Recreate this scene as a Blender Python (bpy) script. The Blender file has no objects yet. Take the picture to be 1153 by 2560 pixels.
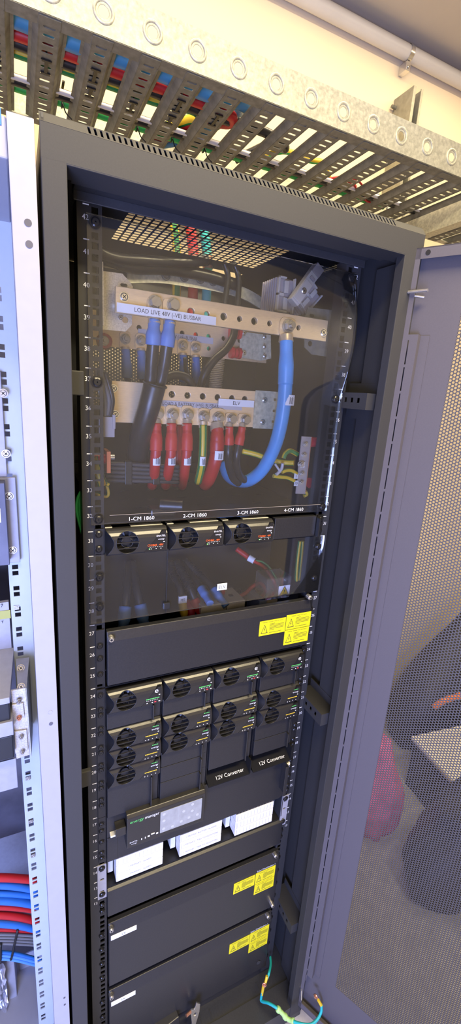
import bpy, math, random
import numpy as np
from mathutils import Vector, Matrix
from mathutils.geometry import delaunay_2d_cdt
random.seed(4)
SC = bpy.context.scene
COL = SC.collection
PI = math.pi
U = 0.04445                      # one rack unit

def zu(u):                       # height of the top of rack unit u
    return 0.10 + u * U

# ------------------------------------------------------------------ camera
CP = np.array([-.34526655, -.74576843, 1.7203696])
RM = np.array([[.90505182, -.41997493, .06709885], [-.04979303, -.2613166, -.96396799], [.42237644, .86909993, -.25741689]])
FPX = 1103.2946
cam = bpy.data.objects.new('camera', bpy.data.cameras.new('camera'))
COL.objects.link(cam)
cam.data.sensor_fit = 'VERTICAL'
cam.data.sensor_height = 36
cam.data.lens = FPX / 2560 * 36
cam.data.clip_start = .01
mw = Matrix.Identity(4)
for i in range(3):
    mw[i][0] = RM[0][i]; mw[i][1] = -RM[1][i]; mw[i][2] = -RM[2][i]; mw[i][3] = CP[i]
cam.matrix_world = mw
SC.camera = cam

def ray(u, v):
    return RM.T @ np.array([(u - 576.5) / FPX, (v - 1280) / FPX, 1.0])

def at(u, v, y):                 # point of the measured photograph at depth y (metres)
    d = ray(u, v)
    return tuple(CP + d * (y - CP[1]) / d[1])

def atz(u, v, z):
    d = ray(u, v)
    return tuple(CP + d * (z - CP[2]) / d[2])

# ------------------------------------------------------------------ materials
MATS = {}
def mat(name, col, rough=.5, metal=0., noise=0., scale=40., bump=0., spec=.5, stretch=(1, 1, 1), coat=0.):
    m = bpy.data.materials.new(name); m.use_nodes = True
    nt = m.node_tree; b = nt.nodes['Principled BSDF']
    b.inputs['Base Color'].default_value = (*col, 1)
    b.inputs['Roughness'].default_value = rough
    b.inputs['Metallic'].default_value = metal
    b.inputs['Specular IOR Level'].default_value = spec
    b.inputs['Coat Weight'].default_value = coat
    if noise or bump:
        tc = nt.nodes.new('ShaderNodeTexCoord'); mp = nt.nodes.new('ShaderNodeMapping')
        mp.inputs['Scale'].default_value = stretch
        nz = nt.nodes.new('ShaderNodeTexNoise'); nz.inputs['Scale'].default_value = scale
        nz.inputs['Detail'].default_value = 5
        nt.links.new(tc.outputs['Object'], mp.inputs['Vector']); nt.links.new(mp.outputs[0], nz.inputs['Vector'])
        if noise:
            rp = nt.nodes.new('ShaderNodeValToRGB')
            rp.color_ramp.elements[0].position = .3; rp.color_ramp.elements[1].position = .7
            rp.color_ramp.elements[0].color = (*[max(0, c * (1 - noise)) for c in col], 1)
            rp.color_ramp.elements[1].color = (*[min(1, c * (1 + noise)) for c in col], 1)
            nt.links.new(nz.outputs['Fac'], rp.inputs[0]); nt.links.new(rp.outputs[0], b.inputs['Base Color'])
        if bump:
            bp = nt.nodes.new('ShaderNodeBump'); bp.inputs['Strength'].default_value = bump
            bp.inputs['Distance'].default_value = .002
            nt.links.new(nz.outputs['Fac'], bp.inputs['Height']); nt.links.new(bp.outputs[0], b.inputs['Normal'])
    MATS[name] = m
    return m

def clear_mat(name, tint=(.97, .98, .98), ior=1.49, haze=.03, rough=.015, hazecol=(.8, .8, .82)):
    m = bpy.data.materials.new(name); m.use_nodes = True
    nt = m.node_tree; nt.nodes.clear()
    out = nt.nodes.new('ShaderNodeOutputMaterial')
    tr = nt.nodes.new('ShaderNodeBsdfTransparent'); tr.inputs[0].default_value = (*tint, 1)
    gl = nt.nodes.new('ShaderNodeBsdfGlossy'); gl.inputs['Roughness'].default_value = rough
    df = nt.nodes.new('ShaderNodeBsdfDiffuse'); df.inputs[0].default_value = (*hazecol, 1)
    fr = nt.nodes.new('ShaderNodeFresnel'); fr.inputs[0].default_value = ior
    m1 = nt.nodes.new('ShaderNodeMixShader'); m2 = nt.nodes.new('ShaderNodeMixShader')
    nz = nt.nodes.new('ShaderNodeTexNoise'); nz.inputs['Scale'].default_value = 9
    mr = nt.nodes.new('ShaderNodeMapRange'); mr.inputs[3].default_value = haze * .6; mr.inputs[4].default_value = haze * 1.4
    tc = nt.nodes.new('ShaderNodeTexCoord')
    nt.links.new(tc.outputs['Object'], nz.inputs['Vector']); nt.links.new(nz.outputs[0], mr.inputs[0])
    nt.links.new(mr.outputs[0], m1.inputs[0]); nt.links.new(tr.outputs[0], m1.inputs[1]); nt.links.new(df.outputs[0], m1.inputs[2])
    nt.links.new(fr.outputs[0], m2.inputs[0]); nt.links.new(m1.outputs[0], m2.inputs[1]); nt.links.new(gl.outputs[0], m2.inputs[2])
    nt.links.new(m2.outputs[0], out.inputs[0])
    MATS[name] = m
    return m

def glow_mat(name, col, s):
    m = mat(name, col, .5)
    b = m.node_tree.nodes['Principled BSDF']
    b.inputs['Emission Color'].default_value = (*col, 1); b.inputs['Emission Strength'].default_value = s
    return m

mat('cabinet', (.038, .0375, .0395), .55, 0, .04, 420, .03, spec=.25)
mat('cabinet_inner', (.030, .031, .036), .42, 0, .12, 260, .04)
mat('door_paint', (.100, .092, .106), .50, 0, .03, 420, .03, spec=.3)
mat('mesh_paint', (.065, .062, .072), .42)
mat('black', (.012, .012, .014), .4)
mat('black_gloss', (.014, .014, .016), .22)
mat('matte_black', (.009, .009, .010), .85, spec=.15)
mat('recess_shade', (.006, .006, .007), .8)
mat('panel', (.017, .017, .020), .36, 0, .15, 300, .05)
mat('module', (.020, .019, .019), .30, 0, .1, 400, .03)
mat('white_paint', (.31, .315, .375), .38, 0, .02, 60)
mat('white_rail', (.48, .53, .57), .34, 0, .02, 60)
mat('grey_panel', (.36, .36, .41), .45, .2, .05, 90)
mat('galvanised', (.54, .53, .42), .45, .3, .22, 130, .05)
mat('galvanised_dull_shaded', (.19, .19, .165), .55, .35, .22, 60, .05)  # dull zinc, darkened further to put shade on the rung undersides
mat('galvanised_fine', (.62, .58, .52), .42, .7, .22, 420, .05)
mat('tinned', (.82, .64, .42), .36, .5, .06, 90, .02, stretch=(1, 1, 6))
mat('grey_tin', (.42, .36, .32), .55, .3, .08, 60)
mat('bolt', (.42, .39, .35), .38, .8)
mat('zinc', (.75, .73, .70), .25, .9)
mat('copper', (.72, .36, .24), .3, .85, .1, 80)
mat('wall', (.84, .71, .51), .85, 0, .02, 3)
mat('far_wall', (.46, .41, .31), .85, 0, .02, 3)
mat('olive_strip', (.42, .42, .10), .5)
mat('ceiling', (.50, .45, .38), .9, 0, .04, 4)
mat('floor', (.42, .42, .44), .55, 0, .18, 30)
mat('pvc', (.60, .57, .52), .4, 0, .03, 8)
mat('blue', (.030, .165, .52), .35, 0, .08, 25)
mat('blue_big', (.07, .36, .80), .33, 0, .08, 25)
mat('blue_tray', (.05, .22, .42), .42, 0, .08, 25)
mat('blue_shrink', (.12, .26, .60), .45)
mat('red', (.50, .018, .020), .38, 0, .1, 25)
mat('red_shrink', (.62, .035, .03), .42)
mat('dark_cable', (.018, .018, .020), .33, 0, .1, 30)
mat('flat_black', (.055, .054, .056), .4)
mat('strut_grey', (.27, .26, .21), .5, .2, .15, 60)
mat('grey_cable', (.16, .16, .17), .45)
mat('light_blue', (.10, .30, .70), .4)
mat('yellow', (.72, .50, .03), .4)
mat('green', (.02, .22, .06), .4)
mat('bright_green', (.05, .50, .09), .4)
mat('teal', (.02, .42, .45), .4)
mat('lime', (.45, .75, .25), .4)
mat('red_insulator', (.60, .02, .04), .3)
mat('orange', (.80, .22, .08), .35)
mat('label_white', (.86, .86, .88), .5)
mat('label_grey', (.52, .49, .50), .5)
mat('ink', (.02, .02, .025), .6)
mat('white_ink', (.75, .75, .75), .6)
mat('warning_yellow', (.74, .66, .012), .45)
mat('white_plastic', (.74, .73, .72), .42)
mat('cream_plastic', (.82, .80, .72), .42)
mat('grey_plastic', (.40, .36, .36), .5)
mat('blue_plastic', (.35, .45, .75), .45)
mat('screen', (.30, .31, .31), .25, 0, .12, 60)
mat('screen_dot', (.42, .43, .42), .4)
mat('orange_ink', (.85, .14, .02), .5)
mat('green_ink', (.10, .50, .12), .5)
mat('yellow_ink', (.75, .50, .04), .5)
mat('red_ink', (.7, .04, .06), .5)
glow_mat('green_led', (.2, 1, .15), 1.5)
mat('tie', (.012, .012, .012), .4)
mat('clear_tie', (.55, .55, .58), .3)
mat('pink_cloth', (.78, .17, .32), .75, 0, .3, 14, .4)
mat('dark_bag', (.014, .015, .022), .6, 0, .3, 20, .3)
mat('paper_white', (.86, .85, .83), .7)
mat('foil', (.55, .55, .60), .3, .8, .2, 20, .8)
mat('dark_steel', (.10, .10, .13), .4, .4, .3, 12)
clear_mat('acrylic', haze=.011)
clear_mat('clear_film', (.9, .9, .9), 1.4, .08, .1)

# ------------------------------------------------------------------ mesh builder
FONT_CACHE = {}
def text_geo(s):
    if s not in FONT_CACHE:
        c = bpy.data.curves.new('text', 'FONT'); c.body = s; c.size = 1; c.resolution_u = 2
        o = bpy.data.objects.new('text', c); COL.objects.link(o)
        dg = bpy.context.evaluated_depsgraph_get()
        me = bpy.data.meshes.new_from_object(o.evaluated_get(dg))
        v = [tuple(p.co) for p in me.vertices]; f = [tuple(p.vertices) for p in me.polygons]
        bpy.data.objects.remove(o); bpy.data.curves.remove(c); bpy.data.meshes.remove(me)
        FONT_CACHE[s] = (v, f)
    return FONT_CACHE[s]

def wloc(o):
    p = Vector((0, 0, 0))
    while o is not None:
        p = p + o.location; o = o.parent
    return p

def circ(cx, cy, r, n=20, ry=None, a0=0.):
    ry = r if ry is None else ry
    return [(cx + r * math.cos(a0 + 2 * PI * k / n), cy + ry * math.sin(a0 + 2 * PI * k / n)) for k in range(n)]
def rect(x0, x1, y0, y1):
    return [(x0, y0), (x1, y0), (x1, y1), (x0, y1)]
def slot(cx, cy, w, h, n=5):      # stadium with its long axis on x
    r = h / 2; L = w / 2 - r
    return [(cx + L + r * math.cos(-PI / 2 + PI * k / n), cy + r * math.sin(-PI / 2 + PI * k / n)) for k in range(n + 1)] + \
           [(cx - L + r * math.cos(PI / 2 + PI * k / n), cy + r * math.sin(PI / 2 + PI * k / n)) for k in range(n + 1)]
def rrect(x0, x1, y0, y1, r, n=4):
    o = []
    for cx, cy, a in ((x1 - r, y0 + r, -PI / 2), (x1 - r, y1 - r, 0), (x0 + r, y1 - r, PI / 2), (x0 + r, y0 + r, PI)):
        o += [(cx + r * math.cos(a + PI / 2 * k / n), cy + r * math.sin(a + PI / 2 * k / n)) for k in range(n + 1)]
    return o

def spline(pts, n=8):
    P = [Vector(p) for p in pts]
    if len(P) < 3:
        return P
    P = [P[0] * 2 - P[1]] + P + [P[-1] * 2 - P[-2]]
    out = []
    for i in range(1, len(P) - 2):
        a, b, c, d = P[i - 1:i + 3]
        for k in range(n):
            t = k / n
            out.append(.5 * (2 * b + (c - a) * t + (2 * a - 5 * b + 4 * c - d) * t * t + (3 * b - a - 3 * c + d) * t ** 3))
    out.append(P[-2])
    return out

class MB:
    def __init__(s):
        s.v = []; s.f = []; s.mi = []; s.sm = []; s.m = 0
    def add(s, V, F, smooth=False):
        n = len(s.v); s.v += [tuple(p) for p in V]
        for f in F:
            s.f.append(tuple(i + n for i in f)); s.mi.append(s.m); s.sm.append(smooth)
        return s
    def box(s, x0, x1, y0, y1, z0, z1, M=None):
        V = [(x, y, z) for z in (z0, z1) for y in (y0, y1) for x in (x0, x1)]
        if M is not None: V = [M @ Vector(p) for p in V]
        return s.add(V, [(0, 2, 3, 1), (4, 5, 7, 6), (0, 1, 5, 4), (2, 6, 7, 3), (0, 4, 6, 2), (1, 3, 7, 5)])
    def prism(s, loop, fr, t):    # closed 2D loop extruded by t along the frame normal
        o, x, y, n = fr
        k = len(loop)
        V = [o + x * a + y * b for a, b in loop] + [o + x * a + y * b + n * t for a, b in loop]
        return s.add(V, [tuple(range(k))[::-1], tuple(range(k, 2 * k))] + [(i, (i + 1) % k, (i + 1) % k + k, i + k) for i in range(k)])
    def cyl(s, p, q, r, r2=None, n=16, cap=True, smooth=True):
        p, q = Vector(p), Vector(q); r2 = r if r2 is None else r2
        d = (q - p).normalized(); a = d.orthogonal().normalized(); b = d.cross(a)
        V = [p + (a * math.cos(2 * PI * k / n) + b * math.sin(2 * PI * k / n)) * r for k in range(n)] + \
            [q + (a * math.cos(2 * PI * k / n) + b * math.sin(2 * PI * k / n)) * r2 for k in range(n)]
        s.add(V, [(k, (k + 1) % n, n + (k + 1) % n, n + k) for k in range(n)], smooth)
        if cap: s.add(V, [tuple(range(n))[::-1], tuple(range(n, 2 * n))])
        return s
    def tube(s, pts, r, n=12, cap=True, sect=None, res=8, smooth_path=True, up=None):
        P = spline(pts, res) if smooth_path else [Vector(p) for p in pts]
        N = len(P)
        R = r if callable(r) else (lambda t: r)
        T = [(P[min(i + 1, N - 1)] - P[max(i - 1, 0)]).normalized() for i in range(N)]
        a = T[0].orthogonal().normalized() if up is None else (Vector(up) - T[0] * T[0].dot(Vector(up))).normalized()
        V = []
        for i in range(N):
            a = (a - T[i] * a.dot(T[i])).normalized(); b = T[i].cross(a)
            rr = R(i / (N - 1))
            V += [P[i] + (a * math.cos(2 * PI * k / n) + b * math.sin(2 * PI * k / n)) * rr for k in range(n)]
        base = len(s.v); s.v += [tuple(p) for p in V]
        for i in range(N - 1):
            for k in range(n):
                s.f.append((base + i * n + k, base + i * n + (k + 1) % n, base + (i + 1) * n + (k + 1) % n, base + (i + 1) * n + k))
                s.mi.append(sect(k, n) if sect else s.m); s.sm.append(True)
        if cap:
            for f in (tuple(range(n))[::-1], tuple(range((N - 1) * n, N * n))):
                s.f.append(tuple(i + base for i in f)); s.mi.append(s.m); s.sm.append(False)
        return s
    def ring(s, c, axis, R, r, n=24, m=8):
        c = Vector(c); d = Vector(axis).normalized(); a = d.orthogonal().normalized(); b = d.cross(a)
        V = []; F = []
        for i in range(n):
            u = a * math.cos(2 * PI * i / n) + b * math.sin(2 * PI * i / n)
            for j in range(m):
                V.append(c + u * (R + r * math.cos(2 * PI * j / m)) + d * r * math.sin(2 * PI * j / m))
                F.append((i * m + j, ((i + 1) % n) * m + j, ((i + 1) % n) * m + (j + 1) % m, i * m + (j + 1) % m))
        return s.add(V, F, True)
    def ball(s, c, r, n=12, sx=1, sy=1, sz=1):
        V = []; F = []
        for i in range(n // 2 + 1):
            th = PI * i / (n // 2)
            for k in range(n):
                V.append((c[0] + r * sx * math.sin(th) * math.cos(2 * PI * k / n), c[1] + r * sy * math.sin(th) * math.sin(2 * PI * k / n), c[2] + r * sz * math.cos(th)))
        for i in range(n // 2):
            for k in range(n):
                F.append((i * n + k, i * n + (k + 1) % n, (i + 1) * n + (k + 1) % n, (i + 1) * n + k))
        return s.add(V, F, True)
    def plate(s, outline, holes, fr, t, zcuts=(), prof=None):
        """flat sheet with holes: outline and holes are 2D loops in the frame (o, x, y, n); thickness t along n; prof(x, y) lifts the front"""
        loops = [outline] + list(holes)
        pts = []; edges = []
        for L in loops:
            b = len(pts); pts += L; edges += [(b + i, b + (i + 1) % len(L)) for i in range(len(L))]
        xs = [p[0] for p in outline]
        for zc in zcuts:
            b = len(pts); pts += [(min(xs) - .001, zc), (max(xs) + .001, zc)]; edges.append((b, b + 1))
        res = delaunay_2d_cdt([Vector(p) for p in pts], edges, [], 0, 1e-7)
        V2 = np.array([(p.x, p.y) for p in res[0]]); T = np.array([f for f in res[2]])
        cen = V2[T].mean(1)
        inside = np.zeros(len(cen), bool)
        for L in loops:
            A = np.array(L); B = np.roll(A, -1, 0)
            mn, mx = A.min(0), A.max(0)
            idx = np.where((cen[:, 0] > mn[0]) & (cen[:, 0] < mx[0]) & (cen[:, 1] > mn[1]) & (cen[:, 1] < mx[1]))[0]
            if len(idx) == 0: continue
            c = cen[idx]
            par = np.zeros(len(idx), int)
            for (ax, ay), (bx, by) in zip(A, B):
                cond = (ay > c[:, 1]) != (by > c[:, 1])
                with np.errstate(divide='ignore', invalid='ignore'):
                    xi = (bx - ax) * (c[:, 1] - ay) / (by - ay if by != ay else 1e-12) + ax
                par += (cond & (c[:, 0] < xi)).astype(int)
            inside[idx] ^= (par % 2 == 1)
        T = T[inside]
        o, x, y, n = fr
        k = len(V2)
        f0 = [o + x * float(a) + y * float(b) + n * float(prof(a, b) if prof else 0) for a, b in V2]
        f1 = [p + n * t for p in f0]
        ec = {}
        for tri in T:
            for i in range(3):
                e = (int(tri[i]), int(tri[(i + 1) % 3])); ec[e] = 1
        F = [tuple(int(i) for i in tri)[::-1] for tri in T] + [tuple(int(i) + k for i in tri) for tri in T]
        for (a, b) in ec:
            if (b, a) not in ec: F.append((a, b, b + k, a + k))
        return s.add(f0 + f1, F)
    def text(s, st, size, o, x=(1, 0, 0), y=(0, 0, 1), align='C', sx=1.):
        V, F = text_geo(st)
        if not V: return s
        xs = [p[0] for p in V]; w = (min(xs) + max(xs)) / 2 if align == 'C' else (0 if align == 'L' else max(xs))
        o, x, y = Vector(o), Vector(x), Vector(y)
        return s.add([o + x * (p[0] - w) * size * sx + y * p[1] * size for p in V], F)
    def build(s, name, mats, parent=None, bevel=0., origin=None, kind=None, label=None, smooth_angle=None):
        me = bpy.data.meshes.new(name)
        V = np.array(s.v, float)
        if parent is not None:
            off = np.array(wloc(parent))
        elif origin is not None:
            off = np.array(origin, float)
        else:
            off = np.array([(V[:, 0].min() + V[:, 0].max()) / 2, (V[:, 1].min() + V[:, 1].max()) / 2, V[:, 2].min()])
        me.from_pydata((V - off).tolist(), [], s.f)
        for m in (mats if isinstance(mats, (list, tuple)) else [mats]): me.materials.append(MATS[m])
        me.polygons.foreach_set('material_index', s.mi)
        me.polygons.foreach_set('use_smooth', s.sm)
        me.update()
        ob = bpy.data.objects.new(name, me); COL.objects.link(ob)
        if parent is not None: ob.parent = parent
        else: ob.location = off
        if bevel:
            b = ob.modifiers.new('bevel', 'BEVEL'); b.width = bevel; b.segments = 2; b.limit_method = 'ANGLE'; b.angle_limit = .7
        if kind: ob['kind'] = kind
        if label: ob['label'] = label
        return ob

def tag(o, label, cat, group=None, kind=None):
    o['label'] = label; o['category'] = cat
    if group: o['group'] = group
    if kind: o['kind'] = kind
    return o
def thing(name, label, cat, loc=(0, 0, 0), group=None):
    o = bpy.data.objects.new(name, None); COL.objects.link(o); o.location = loc
    o.empty_display_size = .02
    return tag(o, label, cat, group)
def dup(root, loc, label, group=None):
    def cp(o, par):
        c = o.copy(); COL.objects.link(c)
        if par is not None: c.parent = par
        for ch in [q for q in bpy.data.objects if q.parent == o]: cp(ch, c)
        return c
    kids = {}
    for q in bpy.data.objects:
        if q.parent: kids.setdefault(q.parent, []).append(q)
    def cp(o, par):
        c = o.copy(); COL.objects.link(c)
        if par is not None: c.parent = par
        for ch in kids.get(o, []): cp(ch, c)
        return c
    r = cp(root, None); r.location = loc; r['label'] = label
    if group: r['group'] = group
    return r

X, Y, Z = Vector((1, 0, 0)), Vector((0, 1, 0)), Vector((0, 0, 1))
def front(y, x0=0., z0=0.):       # frame looking at the viewer: 2D = (x, z), thickness goes back
    return (Vector((x0, y, z0)), X, Z, Y)
def level(z, x0=0., y0=0.):       # 2D = (x, y), thickness goes up
    return (Vector((x0, y0, z)), X, Y, Z)
GY = ['yellow', 'green']
def gysect(k, n):
    return 1 if (k % (n // 2)) < n // 4 else 0

def screw_head(mb, c, r=.0042, n=Vector((0, -1, 0)), h=.0022):   # pan head; a flat dark cross is painted for the shaded recess
    c = Vector(c); n = n.normalized(); a = n.orthogonal().normalized(); b = n.cross(a)
    mb.cyl(c, c + n * h * .5, r, r, 16); mb.cyl(c + n * h * .5, c + n * h, r, r * .72, 16)
    top = c + n * (h + .0001)
    return top, a, b
def add_screw(parent, c, m='black_gloss', r=.0058, name='mounting_screw', n=Vector((0, -1, 0)), washer=True):
    mb = MB(); c = Vector(c)
    if washer: mb.cyl(c, c + n * .001, r * 1.25, r * 1.25, 18)
    top, a, b = screw_head(mb, c + n * .001, r, n)
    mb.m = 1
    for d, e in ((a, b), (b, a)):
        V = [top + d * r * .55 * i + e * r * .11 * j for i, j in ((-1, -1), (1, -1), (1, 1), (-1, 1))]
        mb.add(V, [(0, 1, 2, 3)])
    return mb.build(name, [m, 'recess_shade'], parent)
def hex_bolt(parent, c, r=.008, name='bolt', n=Vector((0, -1, 0)), m='bolt', stud=True):
    mb = MB(); c = Vector(c)
    mb.cyl(c, c + n * .0016, r * 1.3, r * 1.3, 20)
    mb.cyl(c + n * .0016, c + n * .0034, r * 1.05, r * 1.0, 18)
    mb.cyl(c + n * .0034, c + n * (.0034 + r * .8), r, r * .97, 6, smooth=False)
    if stud: mb.cyl(c + n * (.0034 + r * .8), c + n * (.0034 + r * 1.5), r * .55, r * .5, 14)
    return mb.build(name, m, parent)

def cable(name, label, cat, pts, r, m, group=None, sect=None, n=14, res=8, up=None):
    """a run of cable, its own thing; ends come as children"""
    mb = MB(); mb.tube(pts, r, n, sect=sect, res=res, up=up)
    o = mb.build(name, m)
    return tag(o, label, cat, group)
# ================================================================== room
WY = .90
def struct(name, mb, m):
    o = mb.build(name, m); o['kind'] = 'structure'; return o
struct('floor', MB().box(-2.6, 3.4, -1.85, WY, -.05, 0), 'floor')
struct('ceiling', MB().box(-2.6, 3.4, -1.85, WY + .1, 3.05, 3.13), 'ceiling')
struct('wall_back', MB().box(-2.6, 3.4, WY, WY + .1, 0, 3.05), 'wall')
struct('wall_left', MB().box(-2.7, -2.6, -1.85, WY, 0, 3.05), 'wall')
struct('wall_right', MB().box(3.4, 3.5, -1.85, WY, 0, 3.05), 'wall')
mb = MB()
mb.box(-2.6, -1.75, -1.95, -1.85, 0, 3.05); mb.box(-.60, 3.4, -1.95, -1.85, 0, 3.05); mb.box(-1.75, -.60, -1.95, -1.85, 2.15, 3.05)
struct('wall_front', mb, 'far_wall')
mb = MB()
mb.box(-1.75, -1.70, -1.95, -1.83, 0, 2.15); mb.box(-.65, -.60, -1.95, -1.83, 0, 2.15); mb.box(-1.70, -.65, -1.95, -1.83, 2.10, 2.15)
struct('trim_1', mb, 'white_paint')

# conduit along the top of the wall
mb = MB(); mb.cyl((-2.55, .868, 3.002), (3.35, .868, 3.002), .024, n=24)
tag(mb.build('conduit_pipe', 'pvc'), 'pale grey conduit running along the top of the cream wall', 'pipe')
cx = at(1032, 122, .85)[0]
cl = thing('pipe_clip', 'shiny metal saddle clip holding the conduit to the wall', 'clip', (cx, .87, 2.94))
mb = MB()
arc = [(.868 - .0258 * math.cos(a), 3.002 + .0258 * math.sin(a)) for a in [PI * .5 - k * PI / 12 for k in range(-5, 14)]]
V = []
for yy, zz in arc: V += [(cx - .009, yy, zz), (cx + .009, yy, zz)]
mb.add(V, [(2 * i, 2 * i + 1, 2 * i + 3, 2 * i + 2) for i in range(len(arc) - 1)], True)
mb.build('strap', 'zinc', cl)
MB().box(cx - .010, cx + .010, .86, .8995, 2.945, 2.975).build('foot', 'zinc', cl, .001)
add_screw(cl, (cx, .859, 2.957), 'zinc', .005, 'screw', washer=False)

# upright channel on the wall, open towards the right front
sc = thing('wall_upright', 'dull galvanised upright channel on the cream wall behind the ladder', 'bracket', (1.06, WY, 2.06))
fr = level(1.9)
mb = MB()
x0, x1, y0, y1, t = 1.038, 1.086, .800, .8985, .004
mb.prism([(x0, y1), (x0, y0), (x0 + .013, y0), (x0 + .013, y0 + t), (x0 + t, y0 + t), (x0 + t, y1 - t), (x1 - t, y1 - t), (x1 - t, y0 + t), (x1 - .010, y0 + t), (x1 - .010, y0), (x1, y0), (x1, y1)][::-1], level(2.06), .808)
mb.build('channel', 'strut_grey', sc)
mb = MB(); mb.box(x0 + .006, x1 - .006, y0 + .03, y0 + .045, 2.80, 2.815); mb.cyl((x0 - .02, .885, 2.835), (x0 + .004, .885, 2.835), .006)
mb.build('cross_bolt', 'galvanised_dull_shaded', sc)

# ================================================================== cable ladder over the cabinets
TZ, TY0, TY1 = 2.398, .385, .805
RX0, RN = -.653, 22               # first rung centre, number of rungs (0.1 m pitch)
XL, XR = -.72, 1.50
tr = thing('cable_ladder', 'galvanised cable ladder with slotted rungs above the black cabinet', 'cable tray', (.2, .52, TZ))
mb = MB()
holes = [circ(RX0 + .1 * k, .040, .0115, 18) for k in range(RN)]
mb.plate(rect(XL, XR, 0, .078), holes, front(TY0, 0, TZ), .0018)
for k in range(RN):               # pressed rings round the holes
    mb.ring((RX0 + .1 * k, TY0, TZ + .040), Y, .0185, .0034, 24, 8)
    mb.ring((RX0 + .1 * k, TY0 + .0008, TZ + .040), Y, .0120, .0012, 20, 6)
mb.box(XL, XR, TY0, TY0 + .014, TZ + .078, TZ + .080)
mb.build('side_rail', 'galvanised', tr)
mb = MB(); mb.plate(rect(XL, XR, 0, .034), [], level(TZ - .001, 0, TY0), .0018)
mb.build('bottom_lip', 'galvanised_dull_shaded', tr)
mb = MB()
mb.box(XL, XR, TY1, TY1 + .002, TZ, TZ + .078); mb.box(XL, XR, TY1 - .026, TY1, TZ - .001, TZ + .001)
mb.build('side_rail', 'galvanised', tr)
def rung(kx):
    mb = MB(); w, h = .0365, .020
    sl = [slot(0, .030 + .0255 * j, .023, .0085) for j in range(15)]
    mb.plate(rect(-.0205, .0205, .004, TY1 - TY0 - .004), sl, (Vector((kx, TY0, TZ - .0025)), X, Y, Z), .0016)
    for s in (-1, 1):
        V = [(kx + s * .0205, TY0 + .006, TZ - .0025), (kx + s * .0205, TY1 - .006, TZ - .0025), (kx + s * .030, TY1 - .004, TZ + h * .6), (kx + s * .030, TY0 + .004, TZ + h * .6),
             (kx + s * w, TY1 - .004, TZ + h * .65), (kx + s * w, TY0 + .004, TZ + h * .65)]
        mb.add(V, [(0, 1, 2, 3), (3, 2, 4, 5)] if s > 0 else [(3, 2, 1, 0), (5, 4, 2, 3)])
        V = [(p[0] - s * .0014, p[1], p[2] + .0008) for p in V]
        mb.add(V, [(3, 2, 1, 0), (5, 4, 2, 3)] if s > 0 else [(0, 1, 2, 3), (3, 2, 4, 5)])
    # pressed groove lines along the flat
    mb.box(kx - .0195, kx - .0185, TY0 + .03, TY1 - .01, TZ - .0032, TZ - .0024); mb.box(kx + .0185, kx + .0195, TY0 + .03, TY1 - .01, TZ - .0032, TZ - .0024)
    return mb.build('rung', 'galvanised_dull_shaded', tr)
first = rung(RX0)
for k in range(1, RN):
    c = first.copy(); COL.objects.link(c); c.location.x = first.location.x + .1 * k
# carrying arm from the wall channel, under the ladder
am = thing('ladder_bracket', 'galvanised arm carrying the ladder beside the cabinet top at right', 'bracket', (1.04, .6, 2.29))
mb = MB()
mb.prism([(0, 0), (.041, 0), (.041, .012), (.037, .012), (.037, .004), (.004, .004), (.004, .061), (.037, .061), (.037, .053), (.041, .053), (.041, .065), (0, .065)][::-1], (Vector((1.02, .36, TZ - .070)), X, Z, Y), .538)
mb.build('channel', 'galvanised', am)

# cables lying along the ladder, then dropping behind the cabinet roof
TOP = TZ + .0135
def lay(name, label, y, r, m, xs, tail=(), z=None, sect=None, group='cables on the ladder', cat='cable'):
    zz = (TOP + r) if z is None else z
    pts = [(x, y + .003 * math.sin(i * 1.7 + y * 90), zz + .0015 * math.sin(i * 2.1)) for i, x in enumerate(xs)] + list(tail)
    return cable(name, label, cat, pts, r, m, group, sect=sect, res=6, n=18)
run = [-.71, -.6, -.5, -.4, -.3, -.2, -.1, 0.]
lay('power_cable', 'thick blue cable lying nearest the front rail of the ladder', .484, .0190, 'blue_tray', run + [.08], [(.15, .487, TOP + .019), (.205, .495, TOP + .03), (.24, .53, TOP + .045), (.235, .58, TOP + .06), (.19, .66, TOP + .045), (.14, .72, TOP + .03), (.08, .765, TOP + .02)])
lay('power_cable', 'red cable lying beside the blue cable on the ladder', .522, .0130, 'red', run, [(.08, .522, TOP + .012), (.16, .523, TOP + .012), (.202, .535, TOP + .013), (.205, .565, TOP + .013), (.165, .62, TOP + .03), (.125, .68, TOP + .035), (.09, .73, TOP + .02), (.03, .75, TOP + .014)])
lay('power_cable', 'black cable between the red and the yellow cables on the ladder', .550, .0120, 'dark_cable', run + [.1, .2, .3], [(.36, .56, TOP + .012), (.40, .59, TOP + .014), (.38, .64, TOP + .04), (.34, .70, TOP + .03), (.31, .74, TOP + .02)])
lay('earth_cable', 'dull yellow and green cable beside the black cable on the ladder', .5765, .0115, GY, run, [(.06, .570, TOP + .014), (.11, .572, TOP + .018), (.14, .60, TOP + .02), (.125, .645, TOP + .035), (.09, .70, TOP + .035), (.03, .735, TOP + .02)], sect=gysect)
cable('earth_cable', 'bright green and yellow cable along the back of the ladder behind the black one', 'cable', [(x, .712 + .003 * math.sin(i), TOP + .010 + .002 * math.sin(i * 1.3)) for i, x in enumerate([-.72, -.5, -.3, -.1, .1, .3, .5, .7, .9])], .0095, ['bright_green', 'yellow'], 'cables on the ladder', sect=lambda k, n: 1 if k in (3, 4, 5) else 0, n=18)
for y, r, m, lab in ((.655, .0062, 'white_plastic', 'white cable running the whole length of the ladder beside a black one'), (.679, .0125, 'dark_cable', 'black cable running the whole length of the ladder behind the white one')):
    cable('power_cable', lab, 'cable', [(x, y + .001 * math.sin(x * 9), TOP + r - .003) for x in (-.71, -.4, -.1, .2, .5, .8, 1.1, 1.45)], r, m, 'cables on the ladder', n=16)
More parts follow.
